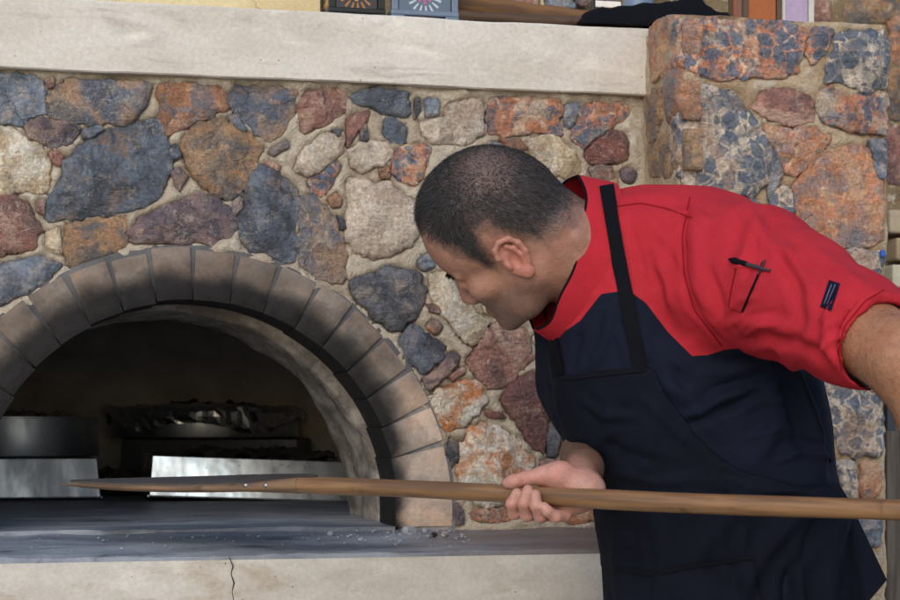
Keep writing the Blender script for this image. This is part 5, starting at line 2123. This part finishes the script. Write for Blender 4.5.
V, Q, yk = SHIRT
SW = cam2w(V)
shirt = mesh_obj('shirt', SW, Q, M['red'], None, True)
ya = shirt.data.attributes.new('yoke', 'FLOAT', 'POINT')
ya.data.foreach_set('value', yk.astype(np.float32))
sub(person, shirt)
shirt['label'] = 'short sleeved shirt with red shoulders and navy body'

# ---- hair as short strands rooted on the scalp
V, Q, loc, dens, hl, bald = HEAD
W = cam2w(V)
Nw = vnormals(V, Q)
Nw = cam2w(Nw) - CAM
HFw, HUw, HRw = (cam2w(q) - CAM for q in (HF, HU, HR))


def grow(name, W, Q, Nw, weight, NS, shape, wd, mat):
    """short strands rooted on a surface; shape(vertex ids, normals) -> length, lift, flow"""
    tri = np.vstack([Q[:, [0, 1, 2]], Q[:, [0, 2, 3]]])
    ar = np.linalg.norm(np.cross(W[tri[:, 1]] - W[tri[:, 0]], W[tri[:, 2]] - W[tri[:, 0]]), axis=1)
    wgt = ar * np.clip(weight[tri].mean(1), 0, 1)
    pick = rng.choice(len(tri), NS, p=wgt / wgt.sum())
    u = rng.random((NS, 2))
    fl_ = u.sum(1) > 1
    u[fl_] = 1 - u[fl_]
    T3 = tri[pick]
    root = W[T3[:, 0]] * (1 - u.sum(1))[:, None] + W[T3[:, 1]] * u[:, :1] + W[T3[:, 2]] * u[:, 1:]
    nrm = Nw[T3[:, 0]]
    ln, lift, flow = shape(T3[:, 0], nrm)
    flow = flow - nrm * (flow * nrm).sum(1)[:, None]
    flow /= np.linalg.norm(flow, axis=1)[:, None] + 1e-9
    d1 = nrm * lift[:, None] + flow * (1 - lift * 0.4)[:, None]
    d1 /= np.linalg.norm(d1, axis=1)[:, None]
    d2 = d1 * 0.6 + flow * 0.6 + rng.normal(0, .12, (NS, 3))
    d2 /= np.linalg.norm(d2, axis=1)[:, None]
    view = (root - CAM)
    view /= np.linalg.norm(view, axis=1)[:, None]
    sd = np.cross(d1, view + rng.normal(0, .4, (NS, 3)))
    sd /= np.linalg.norm(sd, axis=1)[:, None] + 1e-9
    r0 = root - nrm * 0.0006
    m1 = r0 + d1 * (ln * 0.55)[:, None]
    e1 = m1 + d2 * (ln * 0.55)[:, None]
    hv = np.stack([r0 - sd * wd, r0 + sd * wd, m1 + sd * wd * .8, m1 - sd * wd * .8, e1], 1).reshape(-1, 3)
    b5 = np.arange(NS)[:, None] * 5
    faces = [tuple(q) for q in (b5 + np.array([0, 1, 2, 3])).tolist()] + [tuple(q) for q in (b5 + np.array([3, 2, 4])).tolist()]
    o = mesh_obj(name, hv, faces, mat, None, False)
    ha = o.data.attributes.new('shade', 'FLOAT', 'POINT')
    ha.data.foreach_set('value', np.repeat(rng.random(NS) ** 1.6, 5).astype(np.float32))
    sub(person, o)
    return o


def scalp_shape(i, nrm):
    lc, hlr, bl_ = loc[i], hl[i], bald[i]
    NS = len(i)
    front = np.clip(lc[:, 1] / .07, 0, 1)
    topw = np.clip((lc[:, 2] - .06) / .05, 0, 1)
    flow = HFw[None] * (0.9 * topw * (0.3 + front))[:, None] - HUw[None] * (1 - topw)[:, None] * 0.9 - HFw[None] * (0.35 * (1 - topw))[:, None]
    flow = flow + rng.normal(0, .28, (NS, 3))
    ln = np.clip(0.0018 + hlr * 0.11, 0.0016, 0.0095) * (1 + 0.9 * front * topw) * (1 - 0.45 * bl_) * rng.uniform(0.65, 1.2, NS)
    return ln, 0.35 + 0.25 * topw, flow


def fuzz_shape(lo_, hi_):
    def f(i, nrm):
        NS = len(i)
        return rng.uniform(lo_, hi_, NS), np.full(NS, 0.6), -HUw[None] * 0.8 - HFw[None] * 0.3 + rng.normal(0, .35, (NS, 3))
    return f


grow('hair', W, Q, Nw, dens ** 1.1, 27000, scalp_shape, 0.00024, M['hair'])
fade = np.exp(-((hl - 0.010) / 0.020) ** 2) * (1 - earm) * (np.abs(x_) < .09)
grow('stubble', W, Q, Nw, np.clip(beard * (~earm) + 0.9 * fade + 0.35 * bald * (hl > .03), 0, 1), 19000, fuzz_shape(.0010, .0022), 0.00016, M['hair'])
Vf, Qf = body_parts[2][0], body_parts[2][1]
Nf = cam2w(vnormals(Vf, Qf)) - CAM
upar = np.clip((hl0[0] - .08 - Vf[:, 0]) / .05, 0, 1)
grow('arm_hair', cam2w(Vf), Qf, Nf, upar, 2400, lambda i, n_: (rng.uniform(.008, .016, len(i)), np.full(len(i), .3), np.tile(PDIR * .7 - np.array([0, 0, .7]), (len(i), 1)) + rng.normal(0, .4, (len(i), 3))), 0.00006, M['hair'])
# eyebrows
bv = BVHTree.FromPolygons(W.tolist(), Q.tolist())
for s_ in (-1, 1):
    ev, ef = [], []
    for k in range(160):
        t = random.random()
        q = cam2w(hp_(s_ * (.014 + .036 * t), .10 - .018 * t, .0215 + .006 * math.sin(t * 2.6) + random.uniform(-.0035, .0035)))
        hit = bv.find_nearest(Vector(q))
        p0, nn = np.array(hit[0]), np.array(hit[1])
        dd = HRw * s_ * 0.9 + HUw * random.uniform(-.1, .5) + nn * 0.35
        dd /= np.linalg.norm(dd)
        sdv = np.cross(dd, nn)
        sdv /= np.linalg.norm(sdv)
        ev += [p0 - sdv * .0003, p0 + sdv * .0003, p0 + dd * random.uniform(.006, .010)]
        ef.append((3 * k, 3 * k + 1, 3 * k + 2))
    sub(person, mesh_obj('eyebrow', ev, ef, M['hair'], None, False))

# ---- apron: offset of the torso cut to its outline
BIB = [(556, 377), (600, 372), (648, 367), (662, 396), (690, 432), (735, 468), (790, 482), (838, 484), (850, 500), (858, 520), (866, 560), (876, 620), (880, 1000), (560, 1000), (570, 620), (570, 500), (566, 470), (556, 440)]
fd = Field((0.08, -0.10, 2.36), (0.72, 0.68, 2.98), 0.0048)
torso_field(fd, 0.012)
fd.chain(ARM_R, [r + .004 for r in ARM_RR], 0.03)
sl = tuple(slice(0, q) for q in fd.F.shape)
gx, gy = np.meshgrid(fd.ax[0], fd.ax[1], indexing='ij')
pxy = np.c_[(450 + gx * F / 2.6).ravel(), (422 + gy * F / 2.6).ravel()]
sd2 = (poly_sd(pxy, BIB) / F * 2.6).reshape(gx.shape).astype(np.float32)
fd.put(sl, np.repeat(sd2[:, :, None], fd.F.shape[2], 2), 0.003, 'and')
X, Y, Z = fd.pts(sl)
fd.put(sl, Z - 2.735, 0.004, 'and')
V, Q = fd.mesh(1)
APRON_FOLDS = [
    ([(690, 425), (720, 452), (770, 476)], 6, -2.0),
    ([(660, 400), (650, 450), (640, 480)], 10, 2.0),
    ([(612, 400), (606, 430), (590, 460)], 8, 2.5),
    ([(838, 490), (800, 510), (760, 560), (735, 610)], 9, 4.5),
    ([(842, 498), (815, 530), (790, 580), (780, 640)], 7, -4.0),
    ([(846, 505), (835, 540), (828, 590), (826, 640)], 9, 5.0),
    ([(760, 488), (725, 520), (700, 560)], 12, 3.0),
    ([(690, 505), (680, 550), (676, 610)], 14, 2.0),
    ([(640, 500), (632, 550), (640, 600)], 10, -2.0),
    ([(620, 520), (616, 560), (622, 620)], 7, 2.4),
    ([(600, 440), (625, 455), (660, 462)], 6, -1.8),
    ([(580, 400), (600, 415), (640, 418)], 5, 1.6), ([(640, 395), (665, 420), (690, 445)], 5, 1.8), ([(612, 470), (650, 482), (700, 480)], 6, 2.0),
    ([(720, 478), (770, 492), (820, 492)], 4, 2.4), ([(700, 490), (760, 502), (815, 500)], 4, -2.2), ([(655, 520), (662, 560), (655, 610)], 7, 2.4),
    ([(715, 530), (712, 570), (720, 620)], 7, -2.4), ([(745, 520), (742, 560), (750, 610)], 7, 2.4), ([(800, 540), (798, 580), (806, 630)], 6, 3.0),
]
V = strokes(V, Q, APRON_FOLDS, 0.003, 15, 13)
ap = MB()
AW = cam2w(V)
ap.v = AW.tolist()
ap.f = Q.tolist()


# loose corner of the skirt flying out behind the hip
def corner_fn(u, w):
    top_ = np.array([838 + 10 * u, 482 + 16 * u])
    bot = np.array([828 + 59 * u, 640 - 60 * u ** 1.2])
    q = top_ * (1 - w) + bot * w
    bul = math.sin(u * math.pi) * 0.022 * w + 0.012 * math.sin(u * 9 + 1) * w
    return wp(q[0], q[1], 2.655 - 0.02 * w - bul - (1 - u) * .02)


n0 = len(ap.v)
ap.grid(corner_fn, 26, 30)
n1 = len(ap.v)
ap.grid(lambda u, w: corner_fn(1 - u, w) + FWD * 0.003, 26, 30)
apron = ap.build('apron', M['black'], None, True)
sub(person, apron)
apron['label'] = 'black bib apron with a front pocket'

# ---- things laid on the cloth, found by casting onto it
bvS = BVHTree.FromPolygons(SW.tolist(), SHIRT[1].tolist())
bvA = BVHTree.FromPolygons(AW.tolist(), Q.tolist())


def cast(px, py, bvs):
    r = ray(px, py)
    r = r / np.linalg.norm(r)
    best = None
    for b in bvs:
        h = b.ray_cast(Vector(CAM), Vector(r))
        if h[0] is not None and (best is None or h[3] < best[3]):
            best = h
    return (np.array(best[0]), np.array(best[1])) if best else None


def strip(name, line, half, bvs, mat, parent, thick=0.002, lift=0.0015, nl=40, nw=4, taper=None):
    """a flat strip following a line on cloth, real thickness"""
    line = np.asarray(line, float)
    s = np.r_[0, np.cumsum(np.linalg.norm(np.diff(line, axis=0), axis=1))]
    rows = []
    last = None
    for i in range(nl + 1):
        t = s[-1] * i / nl
        c = np.array([np.interp(t, s, line[:, 0]), np.interp(t, s, line[:, 1])])
        t2 = min(s[-1], t + 2)
        t1 = max(0, t - 2)
        tg_ = np.array([np.interp(t2, s, line[:, 0]) - np.interp(t1, s, line[:, 0]), np.interp(t2, s, line[:, 1]) - np.interp(t1, s, line[:, 1])])
        tg_ /= np.linalg.norm(tg_)
        nn = np.array([-tg_[1], tg_[0]])
        row = []
        for j in range(nw + 1):
            q = c + nn * half * (taper(i / nl) if taper else 1) * (2 * j / nw - 1)
            h = cast(*q, bvs)
            if h is None:
                if last is None:
                    continue
                p_, n2 = last
                dd_ = np.dot(p_ - CAM, FWD)
                h = (wp(q[0], q[1], dd_), n2)
            n_out = h[1] if np.dot(h[1], FWD) < 0 else -h[1]
            last = h
            row.append(h[0] + n_out * lift)
        if len(row) == nw + 1:
            rows.append(row)
    R_ = np.array(rows)
    if len(R_) > 5:          # ease out jumps
        for _ in range(2):
            R_[1:-1] = R_[1:-1] * .5 + (R_[2:] + R_[:-2]) * .25
    m, w = R_.shape[:2]
    mb = MB()
    topv = R_.reshape(-1, 3) - FWD * thick
    botv = R_.reshape(-1, 3)
    f = []
    N0 = m * w
    for i in range(m - 1):
        for j in range(w - 1):
            f.append((i * w + j, i * w + j + 1, (i + 1) * w + j + 1, (i + 1) * w + j))
    rim = [j for j in range(w)] + [i * w + w - 1 for i in range(1, m)] + [(m - 1) * w + j for j in range(w - 2, -1, -1)] + [i * w for i in range(m - 2, 0, -1)]
    for q in range(len(rim)):
        a, b = rim[q], rim[(q + 1) % len(rim)]
        f.append((a, b, b + N0, a + N0))
    mb.add(np.vstack([topv, botv]), f)
    o = mb.build(name, mat, None, True)
    sub(parent, o)
    return o


strip('neck_strap', [(549, 322), (554, 345), (558, 366), (560, 380)], 6, [bvS], M['strap'], apron, 0.0025, 0.002, 20)
strip('bib_hem', [(558, 379), (600, 374), (646, 369)], 2.4, [bvA, bvS], M['strap'], apron, 0.0015, 0.001, 40, 2)
strip('pocket_hem', [(616, 569), (650, 574), (690, 566), (754, 557)], 2.2, [bvA], M['strap'], apron, 0.002, 0.001, 40, 2)
strip('pocket_hem', [(753, 556), (757, 575), (762, 600), (766, 640)], 1.2, [bvA], M['strap'], apron, 0.0015, 0.001, 30, 2)
strip('seam', [(797, 362), (808, 395), (822, 430), (832, 462)], 0.8, [bvS], M['strap'], shirt, 0.001, 0.0005, 30, 2)
strip('seam', [(690, 197), (682, 235), (684, 275), (694, 310), (722, 346)], 0.7, [bvS], m_cloth('seam_red', False, (132, 22, 32)), shirt, 0.0008, 0.0004, 50, 2)
strip('seam', [(612, 207), (640, 203), (665, 208), (692, 218)], 0.6, [bvS], m_cloth('seam_red2', False, (138, 24, 34)), shirt, 0.0008, 0.0004, 40, 2)
strip('hem_stitch', [(842, 371), (838, 352), (845, 325), (866, 300), (884, 290)], 0.6, [bvS], m_cloth('seam_red3', False, (132, 22, 32)), shirt, 0.0008, 0.0004, 40, 2)
pk_ = strip('sleeve_pocket', [(733, 268), (754, 266), (771, 270)], 0.6, [bvS], M['redplain'], shirt, 0.001, 0.0005, 16, 2)
strip('pocket_piping', [(763, 262), (757, 278), (749, 296), (742, 312)], 1.1, [bvS], M['strap'], shirt, 0.0016, 0.0006, 24, 2)
strip('pocket_stitch', [(736, 268), (731, 290), (728, 308), (742, 313)], 0.6, [bvS], m_cloth('seam_red4', False, (136, 24, 34)), shirt, 0.0008, 0.0004, 30, 2)
patch = strip('sleeve_badge', [(834.5, 282), (830, 296), (825.5, 309)], 5.8, [bvS], M['navy'], shirt, 0.0014, 0.0006, 16, 6)
patch['label'] = 'small dark woven badge on the sleeve'
grey = m_cloth('badge_thread', False, (88, 92, 112))
for dx in (-2.2, 1.6):
    sub_o = strip('badge_stitch', [(834 + dx, 286), (830.5 + dx, 296), (827 + dx, 305)], 0.55, [bvS], grey, person, 0.0006, 0.0026, 12, 2)
    wloc = sub_o.matrix_basis.translation.copy() + person.location
    sub_o.parent = None
    sub_o.location = wloc
    sub(patch, sub_o)
# pen clipped in the sleeve pocket
pn = thing('pen', 'black pen clipped into the pocket on the red sleeve', 'pen', tuple(cast(745, 265, [bvS])[0]))
a, b = cast(728, 259.5, [bvS]), cast(769, 271, [bvS])
oN = -FWD * 0.006
q0, q1 = a[0] + oN, b[0] + oN
m = MB()
m.tube([q0, q0 * .88 + q1 * .12, q0 * .72 + q1 * .28, q0 * .55 + q1 * .45], [0.0012, 0.0042, 0.0046, 0.0032], 12)
m.build('cap', M['strap'], pn, True)
m = MB()
m.tube([q0 * .551 + q1 * .449, q0 * .3 + q1 * .7, q1], [0.0026, 0.0024, 0.0014], 10)
m.build('barrel', m_simple('pen_grey', (52, 50, 54), 0.4), pn, True)
m = MB()
c0, c1 = cast(764, 260, [bvS])[0] + oN * 1.3, cast(757, 275, [bvS])[0] + oN * 1.1
m.tube([c0, c1], 0.0012, 8)
m.build('clip', m_simple('pen_clip', (70, 60, 62), 0.35, 0.6), pn, True)

# ---- collar: a standing band round the neck, open at the throat
e1 = np.array([-47.0, 150, 0])
e1 /= np.linalg.norm(e1)
e2 = np.array([0.32, 0.05, -0.95])
e2 -= e1 * (e1 @ e2)
e2 /= np.linalg.norm(e2)
axn = np.cross(e1, e2)
if axn[0] > 0:
    axn = -axn                        # points to the head
CC = pc(574, 259, 2.655)


def collar_fn(u, w, off=0.0):
    """u round the neck from throat over the near side to the nape and back, w from base to edge"""
    a = math.radians(6 + 348 * u)
    k = 1 - w
    ra = 0.112 + 0.010 * k + off
    rb = 0.080 + 0.012 * k + off
    c, s = math.cos(a), math.sin(a)
    hgt = 0.0 + w * (0.022 + 0.012 * (1 - c) / 2) - 0.016 * k
    rip = 0.0025 * math.sin(a * 7 + 1) * w
    nape = max(0.0, -c) ** 3
    return CC + e1 * c * ra + e2 * s * rb + axn * (hgt + rip) + np.array([0.002, 0.004, 0]) * nape * k


cb = MB()
nu_, nw_ = 96, 8
cb.v = []
grid_o = [collar_fn(i / nu_, j / nw_, 0.002) for j in range(nw_ + 1) for i in range(nu_ + 1)]
grid_i = [collar_fn(i / nu_, j / nw_, -0.0015) for j in range(nw_ + 1) for i in range(nu_ + 1)]
ww = nu_ + 1
ff = [(j * ww + i, j * ww + i + 1, (j + 1) * ww + i + 1, (j + 1) * ww + i) for j in range(nw_) for i in range(nu_)]
nO = len(grid_o)
ff += [tuple(x + nO for x in q[::-1]) for q in ff]
tp_ = nw_ * ww
ff += [(tp_ + i, tp_ + i + 1, tp_ + i + 1 + nO, tp_ + i + nO) for i in range(nu_)]
ff += [(j * ww, (j + 1) * ww, (j + 1) * ww + nO, j * ww + nO) for j in range(nw_)] + [(j * ww + nu_, j * ww + nu_ + nO, (j + 1) * ww + nu_ + nO, (j + 1) * ww + nu_) for j in range(nw_)]
cb.add(cam2w(np.array(grid_o + grid_i)), ff)
co = cb.build('collar', M['redplain'], None, True)
sub(person, co)
w_ = Vector(co.location) + person.location
co.parent = None
co.location = w_
sub(shirt, co)
bvC = BVHTree.FromPolygons(cam2w(np.array(grid_o + grid_i)).tolist(), [list(q) for q in ff])
strip('neck_strap', [(606, 186), (611, 215), (619, 260), (627, 300), (634, 338), (641, 372)], 7.2, [bvS, bvC], M['strap'], apron, 0.0025, 0.002, 50)
pi_ = MB()
pi_.tube(list(cam2w(np.array([collar_fn(i / 96, 1.0, 0.0) + axn * 0.0008 for i in range(97)]))), 0.0020, 6)
pi_.build('collar_piping', M['strap'], shirt, True)

# ---- trousers and shoes (below the picture)
fd = Field((0.02, 0.22, 2.45), (0.62, 1.82, 3.05), 0.014, 0.06)
hipl, hipr = pc(700, 600, 2.68), pc(770, 600, 2.80)
fd.ell((hipl + hipr) / 2, (.18, .13, .15), None, .03)
anks = []
zfloor = ZC
for hp0, dx, dzz in ((hipl, -.02, -.03), (hipr, .10, .06)):
    an = np.array([hp0[0] + dx, zfloor - 0.09, hp0[2] + dzz])
    kn = (hp0 + an) / 2 + np.array([-.03, 0, 0])
    fd.chain([hp0, kn, an], [.095, .068, .055], .03)
    anks.append(an)
V, Q = fd.mesh(1)
tr = mesh_obj('trousers', cam2w(V), Q, M['navy'], None, True)
sub(person, tr)
for an in anks:
    fd = Field(an - np.array([.26, .08, .10]), an + np.array([.12, .12, .10]), 0.008, 0.03)
    fd.ell(an + np.array([.0, .035, 0]), (.055, .05, .045), None, .02)
    fd.ell(an + np.array([-.10, .055, 0]), (.11, .033, .046), None, .02)
    limb_clip(fd, an + np.array([0, .085, 0]), np.array([0, 1.0, 0]), 0.003, np.array([.3, .1, .2]))
    V, Q = fd.mesh(1)
    sub(person, mesh_obj('shoe', cam2w(V), Q, M['shoe'], None, True))
